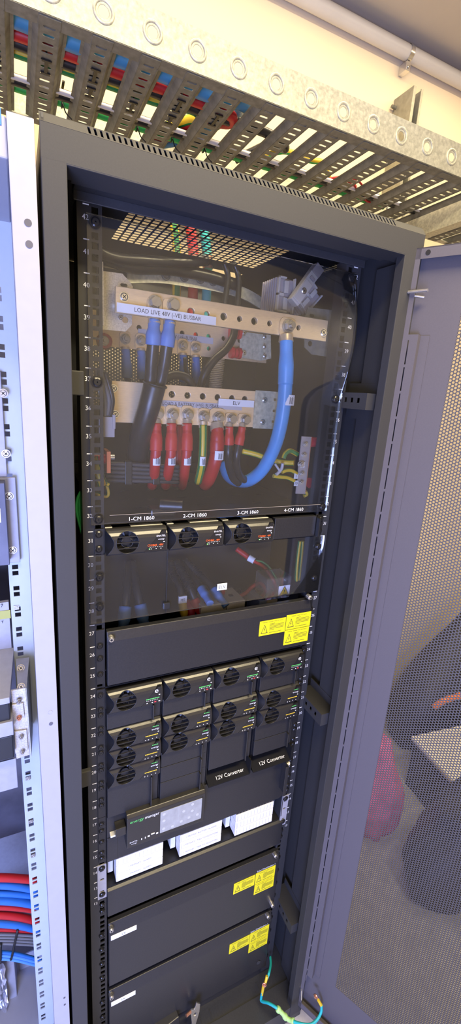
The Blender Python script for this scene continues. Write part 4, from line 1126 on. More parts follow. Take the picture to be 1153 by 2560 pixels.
def thumb(parent, c, m='zinc'):
    mb = MB(); c = Vector(c); mb.cyl(c, c - Y * .010, .0058, .0056, 16); mb.cyl(c - Y * .010, c - Y * .0125, .0056, .0040, 16); mb.m = 1; mb.cyl(c - Y * .0126, c - Y * .0128, .0022, n=8)  # small dark disc painted for the shade in the screw socket
    return mb.build('thumb_screw', [m, 'recess_shade'], parent)
DOE, DHM = 'WARNING : DANGER OF ELECTRIC SHOCK', 'WARNING : Multiple Power Sources'
def front_panel(name, lab, z0, z1, y, flange, cat='panel', w=.222, group=None, m='panel'):
    """black front plate with a top flange folded back to the rails"""
    t = thing(name, lab, cat, (0, y, z0), group)
    mb = MB(); mb.prism([(y, z0), (y, z1), (y + .006, z1 + flange), (0.004, z1 + flange), (0.004, z0)][::-1], (Vector((-w, 0, 0)), Y, Z, X), 2 * w + .008)
    mb.build('plate', m, t, .0012)
    return t
wp = front_panel('electrical_cover', 'wide black panel under the small acrylic cover with three yellow labels', 1.1760, 1.2690, -.014, .018, w=.2205)
for (x, z) in ((-.2140, 1.2755), (.2200, 1.2960)): thumb(wp, (x, -.008, z))
warning(wp, .0980, 1.2105 + .0105, .0655, .0350, -.0142, DOE); warning(wp, .1650, 1.2240, .0650, .0360, -.0142, DHM); warning(wp, .1640, 1.1860, .0650, .0365, -.0142, DOE)
for s in (-1, 1):
    mb = MB(); mb.box(min(s * .2242, s * .2390) + (.005 if s > 0 else 0), max(s * .2242, s * .2390), -.0035, -.0005, 1.176, 1.29); mb.build('ear', 'black', wp)
for s in (-1, 1):
    for z in (1.258, 1.232, 1.198): add_screw(wp, (s * .2325 + (.003 if s > 0 else 0), -.0035, z), r=.0052)

# energy manager on its wide carrier panel
cp_ = thing('carrier_panel', 'wide black carrier panel behind the display unit, with cut hand grips', 'panel', (0, -.008, .733))
ol = [(-.2225, .7340), (.2065, .7320), (.2220, .742), (.2220, .8555), (-.2225, .8555)]
mb = MB(); mb.plate(ol, [], front(-.008), .012); mb.box(-.2225, -.200, -.0095, -.008, .735, .80)
mb.build('plate', 'panel', cp_, .001)
mb = MB(); mb.box(.2035, .2060, -.034, -.008, .768, .8580); mb.box(.178, .2060, -.034, -.0315, .768, .8575) if False else mb.box(.1965, .2060, -.036, -.034, .770, .8580); mb.build('side_lug', 'panel', cp_, .0008)
mb = MB(); mb.box(.2080, .2200, -.020, -.010, .842, .850); mb.build('latch', 'cream_plastic', cp_, .001)
mb = MB(); mb.box(-.2170, -.2045, -.020, -.008, .8120, .8160); mb.build('latch', 'cream_plastic', cp_, .001)
mb = MB(); mb.box(-.2080, -.1870, -.028, -.008, .8180, .8390); mb.build('side_lug', 'module', cp_, .001)
for s in (-1, 1):
    b = MB(); b.box(min(s * .2242, s * .2390), max(s * .2242, s * .2390), -.0035, -.0005, .733, .855); b.build('ear', 'black', cp_)
    for z in (.745, .760, .79, .82, .838): add_screw(cp_, (s * .2325, -.0035, z), r=.0052)
em = thing('display_unit', 'black display unit with a grey touch screen on the carrier panel', 'controller', (-.093, -.03, .764))
ey = -.030
o0 = [at(316, 2036, ey), at(511, 1975, ey), at(509, 2042, ey), at(316, 2109, ey)]
ex0, ex1, ez0, ez1 = -.1855, -.0105, .7795, .8640
mb = MB(); mb.prism([(ey, ez0), (ey, ez1 - .006), (ey + .006, ez1), (-.008, ez1), (-.008, ez0)][::-1], (Vector((ex0, 0, 0)), Y, Z, X), ex1 - ex0); mb.build('case', 'module', em, .0012)
mb = MB(); mb.box(-.1140, -.0185, ey - .0008, ey + .002, .7905, .8480); scn = mb.build('screen', 'screen', em)
mb = MB()
for (a, b) in ((-.106, .840), (-.106, .822), (-.106, .800), (-.061, .829), (-.041, .840), (-.041, .822), (-.066, .803), (-.048, .806), (-.028, .806), (-.086, .798)): mb.cyl((a, ey - .0011, b), (a, ey - .0009, b), .0036, n=14)
mb.box(-.0732, -.0728, ey - .0011, ey - .0009, .806, .846)
mb.build('screen_symbols', 'screen_dot', scn)
mb = MB(); mb.box(-.1140, -.0185, ey - .0016, ey, .7880, .7905); mb.box(-.0185, -.0165, ey - .0016, ey, .7880, .8500); mb.build('screen_bezel', 'module', em)
a = MB(); a.text('energy', .0108, (-.1795, ey - .0004, .8445), align='L'); a.build('printed_text', 'green_ink', em)
a = MB(); a.text('manager', .0108, (-.1555 + .0075, ey - .0004, .8445), align='L', sx=.85); a.build('printed_text', 'white_ink', em)
a = MB(); a.text('ENATEL', .0048, (-.1795, ey - .0004, .7920), align='L'); a.text('energy', .0042, (-.1760, ey - .0004, .7870), align='L')
for x in (-.155, -.147): a.box(x, x + .002, ey - .0006, ey - .0003, .791, .7955)
for x in (-.141, -.1225): a.box(x, x + .0045, ey - .0006, ey - .0003, .792, .796)
a.build('printed_icons', 'white_ink', em)
a = MB(); a.box(-.1335, -.1260, ey - .0008, ey - .0003, .7955, .7985); a.build('status_light', 'cream_plastic', em)

# white terminal strips in three stacks
by = -.006
def strip(lab, x0, x1, z0, z1, kind, st, y=by):
    t = thing('terminal_strip', lab, 'terminal strip', ((x0 + x1) / 2, y, z0), 'white terminal strips')
    mb = MB(); mb.box(x0, x1, y, y + .030, z0 + .0006, z1 - .0006); mb.build('cover', 'white_plastic', t, .0015)
    k = MB()
    if kind == 'ticks':
        for i in range(11): x = x0 + (x1 - x0) * (.05 + .085 * i); k.box(x, x + .0005, y - .0003, y, z0 + .004, z1 - .004)
    else:
        k.text(st, .0062, ((x0 + x1) / 2, y - .0004, (z0 + z1) / 2 - .002), sx=.95)
    k.box(x0 + .0035, x0 + .0041, y - .0003, y, z0 + .003, z1 - .004)
    k.build('printed_text', 'grey_panel', t)
    k = MB()
    for i in range(12): x = x0 + (x1 - x0) * (.03 + .08 * i); k.box(x, x + .0030, y + .002, y + .012, z1 - .0006, z1 + .0010)
    k.build('terminals', 'dark_cable', t)
sp_ = [('left', -.2030, -.0970, .6625, ['ticks', 'text', 'text'], ['', '1 PRIMARY - ALARM', '1 PRIMARY - ALARM']), ('middle', -.0565, .0500, .6620, ['text', 'text', 'text'], ['1 PRIMARY BATTERY ALARMS', '1 PRIMARY - TIED TO MONITORS', '1 PRIMARY - TIED TO MONITORS']), ('right', .0875, .1950, .6590, ['ticks', 'ticks', 'ticks'], ['', '', ''])]
for nm, x0, x1, z0, kd, tx_ in sp_:
    for r in range(3):
        strip(('top', 'middle', 'bottom')[r] + ' strip of the ' + nm + ' stack of white terminal strips', x0, x1, z0 + .0222 * (2 - r), z0 + .0222 * (3 - r), kd[r], tx_[r])
    k = MB(); k.box(x0 - .014, x0 - .002, .02, .05, .664, .735); 
    tag(k.build('rail_end_stop', 'white_plastic', bevel=.001), 'pale end stop at the left of the ' + nm + ' terminal stack', 'end stop', 'terminal end stops')
tb = thing('terminal_shelf', 'black recessed shelf behind the white terminal strips', 'shelf', (0, .06, .65))
mb = MB(); mb.box(-.2225, .2225, .055, .058, .64, .735); mb.box(-.2225, .2225, .0, .058, .6480, .6500); mb.build('recess', 'black', tb)
for s in (-1, 1):
    mb = MB(); x = s * .2325; mb.plate(rect(x - .0095, x + .0095 * 1.0, .627, .7245), [slot(x, .7085, .009, .005), slot(x, .683, .009, .005), slot(x, .648, .009, .005)], front(-.0025), .0022)
    if s > 0: mb.box(.2235, .2255, -.0025, .052, .6600, .7280)
    mb.build('side_ear', 'grey_panel', tb)
    for z in (.640, .716): add_screw(tb, (x, -.0027, z), r=.0056)
# lower black fronts
lp1 = front_panel('rack_blank', 'plain black panel between the white terminal strips and the upper solar panel', .5690, .6430, -.0065, .004, w=.222)
for s in (-1, 1):
    for z in (.585, .605): add_screw(lp1, (s * .2325, -.0005, z), r=.0052)
for i, (z0, z1, lab, ear) in enumerate(((.3520, .5180, 'upper black distribution panel with three yellow labels and a white LV sticker', 0), (.1120, .2960, 'lowest black distribution panel with three yellow labels and a white LV sticker', 1))):
    y = -.013
    t = front_panel('distribution_panel', lab, z0, z1, y, .030, w=.2205, group='distribution panels')
    thumb(t, (-.2155, -.006, z1 + .0205)); thumb(t, (.2140, -.006, z1 + .0290 - .003))
    if i == 0: thumb(t, (.2185, y, .372))
    warning(t, .0945 if i == 0 else .0985, z1 - .0475, .0615, .0365, y - .0003, DOE); warning(t, .1580 if i == 0 else .1610, z1 - .0480, .0605, .0385, y - .0003, DHM); warning(t, .1580 if i == 0 else .1610, z1 - .0850, .0605, .0355, y - .0003, DOE)
    sticker(t, -.2160, -.1575, z1 - .0150, z1 - .0010, y - .0002, 'LV', .0085, lab='white sticker printed LV')
    mb = MB(); mb.text('Solar Distribution 1', .0088, (.2185, y - .0004, z1 - .0078), align='R', sx=.80); V = mb; 
    mb.v = [(p[0] - .0 , p[1], p[2]) for p in mb.v]
    xs = [p[0] for p in mb.v]; sh_ = .2165 - max(xs); mb.v = [(p[0] + sh_, p[1], p[2]) for p in mb.v]
    mb.build('printed_text', 'white_ink', t)
    for s in (-1, 1):
        for k in range(4): add_screw(t, (s * .2345, -.0005, z0 + .02 + (z1 - z0) * .28 * k), r=.0052)
# ================================================================== small acrylic cover and what is behind it
a2 = sheet('acrylic_cover', 'low clear acrylic cover between the fan modules and the warning panel', -.2485, .2465, 1.3060, 1.4360, 6, 4, -.0042, lambda x, z: 0)
for s in (-1, 1):
    for z in (1.3955 if s < 0 else 1.412, 1.338): add_screw(a2, (s * .2325, -.0072, z), r=.0060)
sticker(a2, *(lambda p, q: (p[0], q[0]))(at(544, 1458, -.008), at(569, 1445, -.008)), 1.3395, 1.3535, -.0073, 'ELV', .0098, lab='small white label printed ELV')
p = at(416, 1513, -.008); mb = MB(); mb.box(p[0] - .0065, p[0] + .0065, -.012, -.0072, p[2] - .0065, p[2] + .0065); mb.build('clip', 'black', a2, .001)
mb = MB(); mb.box(p[0] - .0008, p[0] + .0008, -.0078, -.0072, 1.307, 1.435); mb.build('joint', 'black', a2)
bk = MB(); bk.box(-.222, .222, .170, .173, 1.20, 1.434); bk.box(-.222, .222, .06, .17, 1.198, 1.200)
tag(bk.build('backing_plate', 'module'), 'dark backing plate behind the low acrylic cover', 'panel')
bl_ = MB(); bl_.box(-.2225, .2225, .004, .172, 1.1980, 1.2000)
tag(bl_.build('breaker_shelf', 'black'), 'black shelf under the breakers behind the low cover', 'shelf')
def boot(label, L, r, m, bootm, bl, rb, group, cor=False, y=.06):
    """black cable coming down into a coloured boot; L from the top"""
    Pp = [at(u, v, yy) for u, v, yy in L]
    mb = MB(); mb.tube(Pp, r, 14); o = mb.build('power_cable', m); tag(o, label, 'cable', group)
    a, b = Vector(Pp[-1]), Vector(Pp[-1]) + (Vector(Pp[-1]) - Vector(Pp[-2])).normalized() * bl
    mb = MB(); mb.tube([a - (b - a) * .05, a.lerp(b, .4), b], lambda t: rb * (1.08 if t < .5 else (1.08 - .2 * min(1, (t - .5) / .12))), 16); mb.build('boot', bootm, o)
    if cor:
        q = spline(Pp, 8); n_ = len(q); mb = MB()
        for k in range(2, int(n_ * cor), 1): mb.cyl(q[k], q[k].lerp(q[min(k + 1, n_ - 1)], .55), r * 1.18, n=14)
        mb.build('corrugated_sleeve', 'dark_cable', o)
    return o
yl = .075
boot('black cable with a blue boot, leftmost behind the low cover', [(322, 1405, .15), (320, 1440, .12), (317, 1480, .09), (313, 1520, yl)], .0088, 'dark_cable', 'blue_shrink', .060, .0118, 'cables behind the low cover')
boot('black cable with a blue boot, second from the left behind the low cover', [(330, 1405, .15), (336, 1440, .12), (344, 1480, .09), (351, 1515, yl)], .0088, 'dark_cable', 'blue_shrink', .060, .0118, 'cables behind the low cover')
o = boot('black cable with a yellow and green boot behind the low cover', [(426, 1405, .15), (436, 1440, .12), (450, 1470, .09), (456, 1508, yl)], .0075, 'dark_cable', 'yellow', .050, .0085, 'cables behind the low cover', .45)
c = Vector(at(457, 1499, yl - .0095)); mb = MB(); mb.box(c.x - .0090, c.x + .0090, c.y - .001, c.y + .004, c.z - .008, c.z + .008); b = mb.build('cable_marker', 'label_white', o)
mb = MB(); mb.text('FEE', .0085, (c.x, c.y - .0014, c.z - .003), sx=.8); mb.build('printed_text', 'ink', b)
boot('black corrugated cable with the right red boot behind the low cover', [(440, 1405, .15), (456, 1432, .12), (474, 1468, .09), (487, 1500, yl)], .0092, 'dark_cable', 'red_shrink', .05, .0100, 'cables behind the low cover', .75)
boot('dark cable with the left red boot behind the low cover', [(446, 1440, .15), (456, 1465, .12), (466, 1485, .10), (471, 1505, .085)], .0070, 'dark_cable', 'red', .05, .0095, 'cables behind the low cover')
boot('black cable with the left bent blue boot behind the low cover', [(455, 1405, .15), (480, 1440, .12), (497, 1460, .09), (504, 1472, yl)], .0072, 'dark_cable', 'blue_shrink', .047, .0090, 'cables behind the low cover')
boot('black cable with the right bent blue boot behind the low cover', [(462, 1402, .15), (496, 1434, .12), (520, 1456, .09), (534, 1474, yl)], .0078, 'dark_cable', 'blue_shrink', .047, .0092, 'cables behind the low cover', .45)
# white breakers and terminal blocks
def block(name, lab, u0, v0, u1, v1, y, d, m, h=.05, extra=None):
    a, b = at(u0, v0, y), at(u1, v1, y)
    t = thing(name, lab, 'terminal block', ((a[0] + b[0]) / 2, y, a[2] - h), 'pale terminal blocks')
    mb = MB(); mb.box(a[0], b[0], y, y + d, 1.2002, max(a[2], b[2])); mb.build('body', m, t, .0015)
    return t, a, b
t, a, b = block('breaker', 'cream breaker block under the two bent blue boots', 503, 1524, 567, 1507, .045, .07, 'cream_plastic')
mb = MB(); [mb.box(a[0] + .012 + .030 * k, a[0] + .017 + .030 * k, .052, .060, b[2], b[2] + .0012) for k in range(2)]; mb.build('terminals', 'copper', t)
mb = MB(); mb.box(a[0] + .026, a[0] + .029, .045, .115, b[2], b[2] + .002); mb.build('divider', 'white_plastic', t)
t, a, b = block('breaker', 'pale grey breaker with a dark window right of the cream block', 568, 1512, 614, 1500, .045, .07, 'white_plastic')
mb = MB(); mb.box(a[0] + .018, a[0] + .028, .070, .080, b[2], b[2] + .001); mb.build('window', 'dark_steel', t)
mb = MB(); mb.box(a[0] + .004, a[0] + .012, .085, .093, b[2], b[2] + .010); mb.build('red_tip', 'red', t)
t, a, b = block('terminal_block', 'low pale blue terminal block at the right behind the low cover', 649, 1505, 668, 1500, .045, .06, 'blue_plastic')
t, a, b = block('terminal_block', 'white terminal block where the red wires end at the right', 667, 1500, 695, 1494, .05, .06, 'white_plastic')
mb = MB(); mb.box(a[0] + .004, a[0] + .010, .058, .066, b[2], b[2] + .001); mb.build('terminal', 'dark_steel', t)
rl_ = MB(); x0, x1 = at(614, 1505, .06)[0], at(650, 1500, .06)[0]; rl_.box(x0 + .002, x1 + .004, .06, .095, 1.226, 1.2275); rl_.box(x0 + .002, x1 + .004, .06, .0615, 1.2002, 1.2275)
tag(rl_.build('din_rail', 'galvanised'), 'short bare mounting rail between the breakers and the white block', 'rail')
def wire(lab, L, r, m, y=.09, group='wires behind the low cover', sect=None, cat='wire'):
    return cable('thin_wire', lab, cat, [at(u, v, y if len(q) == 0 else q[0]) for u, v, *q in L], r, m, group, sect=sect, n=10)
wire('red brown cable coming down from the top behind the low cover', [(592, 1372, .15), (606, 1382, .14), (620, 1392, .13), (630, 1400, .12)], .0068, 'red')
mb = MB(); p, q = Vector(at(622, 1394, .125)), Vector(at(636, 1402, .115)); mb.cyl(p, q, .0085, .0080, 16); tag(mb.build('cable_sleeve', 'label_white'), 'pale sleeve on the red brown cable behind the low cover', 'sleeve')
wire('long red wire bending down to the white terminal block', [(634, 1402, .115), (656, 1415, .11), (675, 1437, .10), (687, 1458, .09), (690, 1475, .08), (687, 1496, .075)], .0042, 'red')
wire('red wire arching up from the breakers to the blue terminal block', [(592, 1492, .09), (612, 1484, .09), (632, 1466, .09), (648, 1458, .09), (658, 1464, .085), (664, 1480, .08), (666, 1494, .08)], .0045, 'red')
wire('green wire running beside the long red wire', [(636, 1401, .115), (655, 1404, .11), (672, 1416, .10), (684, 1434, .09), (692, 1446, .085)], .0022, 'green')
wire('black wire curled above the breakers', [(570, 1500, .11), (588, 1478, .12), (598, 1472, .12), (602, 1480, .12), (594, 1488, .11)], .0018, 'dark_cable')
wire('thin yellow wire curled behind the red tip', [(556, 1482, .10), (563, 1478, .10), (569, 1484, .10), (571, 1496, .09)], .0016, 'yellow')
wire('thin cream wire from the blue boots to the red tip', [(548, 1496, .09), (556, 1492, .09), (564, 1494, .09), (570, 1500, .09)], .0016, 'cream_plastic')
wire('green and yellow wire running down beside the right rail', [(750, 1352, .04), (746, 1380, .04), (743, 1410, .04), (741, 1440, .04), (742, 1452, .04)], .0038, GY, sect=gysect)
wire('second green and yellow wire, seen through the right rail holes', [(757, 1352, .055), (755, 1380, .055), (752, 1415, .055), (748, 1450, .055)], .0042, GY, sect=gysect)
wg = thing('warning_tag', 'white tag with a yellow triangle under a clear hood at the right', 'tag', at(711, 1488, .03))
c = Vector(at(711, 1476, .03)); mb = MB(); mb.box(c.x - .0150, c.x + .0145, .03, .0312, c.z - .0115, c.z + .0120); mb.build('card', 'label_white', wg)
mb = MB(); mb.prism([(c.x - .0100, c.z - .0095), (c.x + .0100, c.z - .0095), (c.x, c.z + .0090)], (Vector((0, .0298, 0)), X, Z, -Y), .0002); mb.build('triangle', 'yellow', wg)
mb = MB()
for (q, r_) in (((-.0115, -.0105), (.0115, -.0105)), ((.0115, -.0105), (0, .0108)), ((0, .0108), (-.0115, -.0105))): mb.cyl((c.x + q[0], .0295, c.z + q[1]), (c.x + r_[0], .0295, c.z + r_[1]), .0006, n=6)
bl2 = [(.0015, .0045), (-.0025, -.0015), (.0000, -.0010), (-.0012, -.0065), (.0030, .0000), (.0005, -.0005), (.0028, .0045)]
V = [(c.x + a, .0294, c.z + b) for a, b in bl2]; mb.add(V, [(0, 1, 2, 5, 6), (2, 3, 4, 5)]); mb.build('warning_symbol', 'ink', wg)
hd_ = MB(); a = at(668, 1452, .035); b = at(720, 1490, .035); hd_.box(a[0], b[0] + .006, .034, .090, b[2] - .004, a[2] + .004)
tag(hd_.build('clear_hood', 'clear_film', bevel=.004), 'clear plastic hood over the terminals behind the warning tag', 'cover')

# wires at the gap left of the rail
for i, (L, m, lab) in enumerate((([(207, 1222), (195, 1245), (192, 1275), (199, 1310), (209, 1345)], GY, 'outer green and yellow wire bulging beside the left rail'), ([(208, 1226), (200, 1250), (200, 1285), (207, 1325)], GY, 'inner green and yellow wire bulging beside the left rail'))):
    cable('earth_wire', lab, 'wire', [at(u, v, .03) for u, v in L], .0026, m, 'wires beside the left rail', sect=lambda k, n: 0 if k == 2 else 1, n=10)
for i, (L, lab) in enumerate((([(189, 690), (193, 720), (195, 740)], 'thin red wire above the pale strip beside the left rail'), ([(194, 862), (196, 885), (200, 925)], 'thin red wire below the pale strip beside the left rail'))):
    cable('thin_wire', lab, 'wire', [at(u, v, .04) for u, v in L], .0013, 'red', 'red wires beside the left rail', n=8)
ps = thing('connector_strip', 'narrow pale connector strip with black pins beside the left rail', 'connector', at(198, 860, .04))
a, b = at(196, 745, .04), at(199, 858, .04)
mb = MB(); mb.box(a[0] - .0010, a[0] + .0050, .04, .05, b[2], a[2]); mb.build('strip', 'cream_plastic', ps, .001)
mb = MB()
for k in (.1, .16, .45, .52, .78, .84): z = a[2] + (b[2] - a[2]) * k; mb.box(a[0] + .0005, a[0] + .0030, .038, .0402, z - .003, z + .003)
mb.build('pins', 'black', ps)

# ================================================================== bottom of the cabinet
hp = thing('latch_bracket', 'worn steel latch bracket standing in front of the lowest panel', 'latch', at(485, 2555, -.06))
ly = -.035
Lp = [(492, 2508), (501, 2511), (499, 2530), (490, 2560), (484, 2580), (476, 2580), (480, 2560), (478, 2540), (474, 2532), (480, 2526), (487, 2524)]
mb = MB(); mb.plate([(p[0], p[2]) for p in [at(u, v, ly) for u, v in Lp]][::-1], [circ(at(488, 2536, ly)[0], at(488, 2536, ly)[2], .004, 10, .006)], front(ly), .004); mb.build('plate', 'zinc', hp, .0006)
mb = MB(); p = Vector(at(477, 2529, ly)); mb.cyl(p, p + Vector((-.014, -.004, .002)), .0038, n=12); mb.build('pin', 'copper', hp)
bx_ = MB(); M = Matrix.Translation(at(430, 2566, -.03)) @ Matrix.Rotation(-.10, 4, 'Y') @ Matrix.Rotation(.1, 4, 'Z'); bx_.box(-.042, .022, 0, .03, -.04, .016, M)
tag(bx_.build('base_box', 'panel', bevel=.002), 'dark box with a bright top edge left of the latch bracket', 'box')
bf = front_panel('plinth', 'lowest dark panel between the distribution panel and the cabinet base', .0565, .1080, .010, .001, w=.2300)
pf = MB(); p = at(645, 2448, -.004); pf.cyl((.2, -.0135, .148), (.2, -.0150, .148), .0062, n=18)
tag(pf.build('hole_cap', 'cabinet'), 'small round cap low at the right of the lowest distribution panel', 'cap')
# door earth wire
ew = []
def lugend(parent, p, q, m='yellow'):
    p, q = Vector(p), Vector(q); mb = MB(); mb.cyl(p, q, .0042, .0036, 12); mb.build('boot', m, parent, label='yellow boot')
def ring_lug(parent, c, n):
    mb = MB(); c = Vector(c); mb.ring(c, n, .0048, .0020, 16, 6); mb.cyl(c, c + Vector(n) * .004, .0040, n=6); mb.build('ring_terminal', 'copper', parent)
y1 = -.075
P1 = [at(u, v, yy) for u, v, yy in ((676, 2392, -.012), (677, 2410, -.03), (673, 2432, -.05), (668, 2446, -.055))]
e1 = cable('earth_wire', 'short teal earth wire from the lowest panel to the ring terminals', 'wire', P1, .0034, 'teal', 'teal earth wires')
lugend(e1, at(668, 2440, -.055), at(664, 2456, -.06)); ring_lug(e1, at(661, 2462, -.06), (-.5, -.8, .2))
P2 = [at(u, v, yy) for u, v, yy in ((656, 2480, -.06), (653, 2496, -.06), (655, 2503, -.065), (672, 2508, -.085), (692, 2520, -.105), (705, 2532, -.115), (718, 2546, -.125), (735, 2554, -.14), (755, 2560, -.155), (777, 2561, -.165), (793, 2549, -.165), (803, 2530, -.16), (804, 2512, -.155))]
e2 = cable('earth_wire', 'long teal earth wire looping from the cabinet to the open door', 'wire', P2, .0036, 'teal', 'teal earth wires')
lugend(e2, at(659, 2464, -.06), at(655, 2486, -.06)); lugend(e2, at(804, 2514, -.155), at(796, 2500, -.15)); ring_lug(e2, at(790, 2491, -.145), tuple(DN))
mb = MB(); q = spline([P2[4], P2[5], P2[6], P2[7]], 6)
mb.tube(q, lambda t: .0055 + .0020 * (math.sin(t * 14) > .2), 12, smooth_path=False); mb.build('inline_connector', 'lime', e2, label='pale green inline connector')
# ================================================================== white rack at the left
wr = thing('equipment_rack', 'tall white equipment rack with square rail holes left of the black cabinet', 'rack', (-.65, .2, 0))
PX0, PX1 = -.3420, -.3135
mb = MB(); mb.prism([(PX0, FY), (PX1, FY), (PX1, BY + .05), (PX1 - .003, BY + .05), (PX1 - .003, FY + .003), (PX0 + .0015, FY + .003), (PX0 + .0015, .138), (PX0, .138)], level(0), 2.007)
for z in (1.866, 1.843): mb.cyl((-.3275 + (1.866 - z) * .06, FY - .0002, z), (-.3275 + (1.866 - z) * .06, FY + .001, z), .0001)
po = mb.build('front_post', 'white_paint', wr, .0015)
for k, (u, v, r) in enumerate(((70, 557, .0042), (73, 611, .0042), (126, 1780, .0030), (127.5, 1809, .0030), (161, 2494, .0020), (162, 2511, .0020))):
    c = Vector(at(u, v, FY)); mb = MB(); mb.cyl(c - Y * .0002, c - Y * .0006, r, n=16); mb.build('plug' if k < 4 else 'rivet', 'dark_steel' if k != 2 else 'white_paint', wr)
hs = []
for u in range(-2, 44):
    z = 1.26984 - (u - 14) * U
    for dz in (.0, .0127):
        if z + dz > .02 and z + dz < 1.96: hs.append(rect(-.3672 - .0053, -.3672 + .0053, z + dz - .0046, z + dz + .0046))
mb = MB(); mb.plate(rect(-.3790, PX0 + .001, .0, 1.97), hs, front(.140), .002); mb.box(-.3790, -.3775, .142, .165, 0, 1.97)
mb.build('mounting_rail', 'white_rail', wr)
mb = MB(); mb.box(-1.0, PX0, FY + .005, .40, 1.962, 2.004); mb.build('header', 'white_paint', wr, .002)
mb = MB(); c = Vector(at(-4, 300, FY + .0046)); mb.box(c.x - .02, c.x + .0030, FY + .0040, FY + .0048, c.z - .004, c.z + .012); mb.build('name_plate', 'blue', wr)
mb = MB(); mb.box(-1.0, PX1 - .003, BY + .02, BY + .022, 0, 1.97); mb.box(-1.0, -.998, -.1, BY + .02, 0, 2.0); mb.build('back_panel', 'grey_panel', wr)
mb = MB(); mb.box(-1.0, PX0, -.08, BY, .0, .03); mb.build('base', 'white_paint', wr)
def wpanel(name, lab, x1, z0, z1, y, m, screws, group=None):
    t = thing(name, lab, 'panel', (-.6, y, z0), group)
    mb = MB(); mb.box(-.85, x1, y, y + .008, z0, z1); mb.build('plate', m, t, .001)
    for (u, v) in screws: add_screw(t, at(u, v, y), 'zinc', .0060, 'screw')
    return t
wpanel('blanking_panel', 'upper grey blanking panel with bright star screws on the white rack', -.3705, 1.550, 1.731, .130, 'grey_panel', ((8, 983), (15, 1134)), 'grey panels on the white rack')
w2 = wpanel('device_front', 'lower grey device ear with star screws on the white rack', -.3575, 1.385, 1.549, .128, 'grey_panel', ((23, 1240), (32, 1375)), 'grey panels on the white rack')
mb = MB(); mb.box(-.85, -.3745, .100, .128, 1.392, 1.545); mb.build('face', 'dark_steel', w2, .001)
mb = MB(); c = at(0, 1290, .0995); mb.box(c[0] - .02, c[0] + .0012, .0990, .0998, c[2] - .012, c[2] + .014); mb.build('sticker', 'label_white', w2)
# equipment under it
ub = thing('power_unit', 'grey power unit with a slanting top and black sockets in the white rack', 'power unit', (-.6, .0, 1.05))
def quad(mb, P, d):
    P = [Vector(p) for p in P]; d = Vector(d); n = len(P)
    mb.add(P + [p + d for p in P], [tuple(range(n)), tuple(range(n, 2 * n))[::-1]] + [(i, i + n, (i + 1) % n + n, (i + 1) % n) for i in range(n)])
zt = at(35, 1620, .150)[2]
A, Bq = at(35, 1618, .150), atz(24, 1744, zt - .02)
mb = MB(); quad(mb, [(-.85, .150, zt), A, Bq, (-.85, Bq[1], zt - .02)], (0, 0, -.012)); mb.build('top_cover', 'grey_panel', ub, .001)
mb = MB(); mb.box(-.85, -.383, .150, .160, zt - .01, at(20, 1505, .15)[2]); mb.build('upper_front', 'grey_panel', ub)
mb = MB(); a, b = at(0, 1528, .149), at(27, 1545, .149); mb.box(-.5, b[0], .1485, .1495, b[2], a[2]); s_ = mb.build('yellow_strip', 'olive_strip', ub)
mb = MB(); mb.text('7', .010, (at(5, 1516, .149)[0], .1488, at(5, 1518, .149)[2])); mb.text('T', .007, (at(6, 1556, .149)[0], .1488, at(6, 1558, .149)[2])); mb.build('printed_text', 'ink', ub)
yb0 = Bq[1] + .004
for (u1, v0, v1) in ((27, 1748, 1806), (36, 1838, 1894)):
    a, b = at(u1 - 2, v0, yb0), at(u1, v1, yb0); mb = MB(); mb.box(-.85, b[0], yb0, yb0 + .05, b[2], a[2]); mb.build('socket', 'black', ub, .002)
a, b = at(32, 1803, yb0 - .006), at(32, 1838, yb0 - .006); mb = MB(); mb.box(-.85, a[0], yb0 - .006, yb0 + .05, b[2], a[2]); mb.build('middle_rail', 'grey_panel', ub, .001)
a, b = at(40, 1896, yb0 + .02), at(60, 1985, yb0 + .02); mb = MB(); mb.box(-.85, a[0] + .0, yb0 + .02, yb0 + .024, b[2] + .02, a[2]); mb.build('lower_skirt', 'grey_panel', ub, .001)
# terminal bracket with its two bolted copper pads
bk_ = thing('terminal_bracket', 'folded galvanised bracket with two bolted terminal pads on the white rack rail', 'bracket', at(60, 1800, .06))
yt = .045
P = [at(u, v, yy) for u, v, yy in ((39, 1647, .132), (73, 1643, .132), (66, 1720, yt), (44, 1722, yt))]
mb = MB(); quad(mb, P[::-1], (0, .003, -.002)); mb.build('upper_plate', 'grey_panel', bk_, .0006)
mb = MB(); P2_ = [P[1], P[2], at(79, 1893, yt)]; quad(mb, [P[1], (P[1][0], .138, at(73, 1643, .138)[2]), (P[1][0], .138, at(80, 1893, yt)[2]), P2_[2], P[2]], (-.0015, 0, 0)); mb.build('side_plate', 'galvanised', bk_)
P = [at(u, v, yt) for u, v in ((27, 1727), (66, 1720), (75, 1887), (41, 1898))]
mb = MB(); quad(mb, P[::-1], (0, .004, 0)); mb.build('pad_plate', 'galvanised_fine', bk_, .0006)
for (a, b, c, d) in (((29, 1763), (58, 1758), (62, 1792), (31, 1802)), ((35, 1830), (67, 1825), (71, 1875), (38, 1885))):
    mb = MB(); quad(mb, [at(u, v, yt - .004) for u, v in (a, b, c, d)][::-1], (0, .004, 0)); mb.build('terminal_pad', 'galvanised_fine', bk_, .001)
for (u, v) in ((47, 1753), (48, 1793), (53, 1840), (56, 1877)): hex_bolt(bk_, at(u, v, yt - .004), .0038, m='copper' if v in (1793,) else 'bolt')
for (u, v, yy) in ((52, 1670, .098), (53, 1717, .05)): add_screw(bk_, at(u, v, yy), 'zinc', .0055, 'screw', n=Vector((0, -.8, .5)))
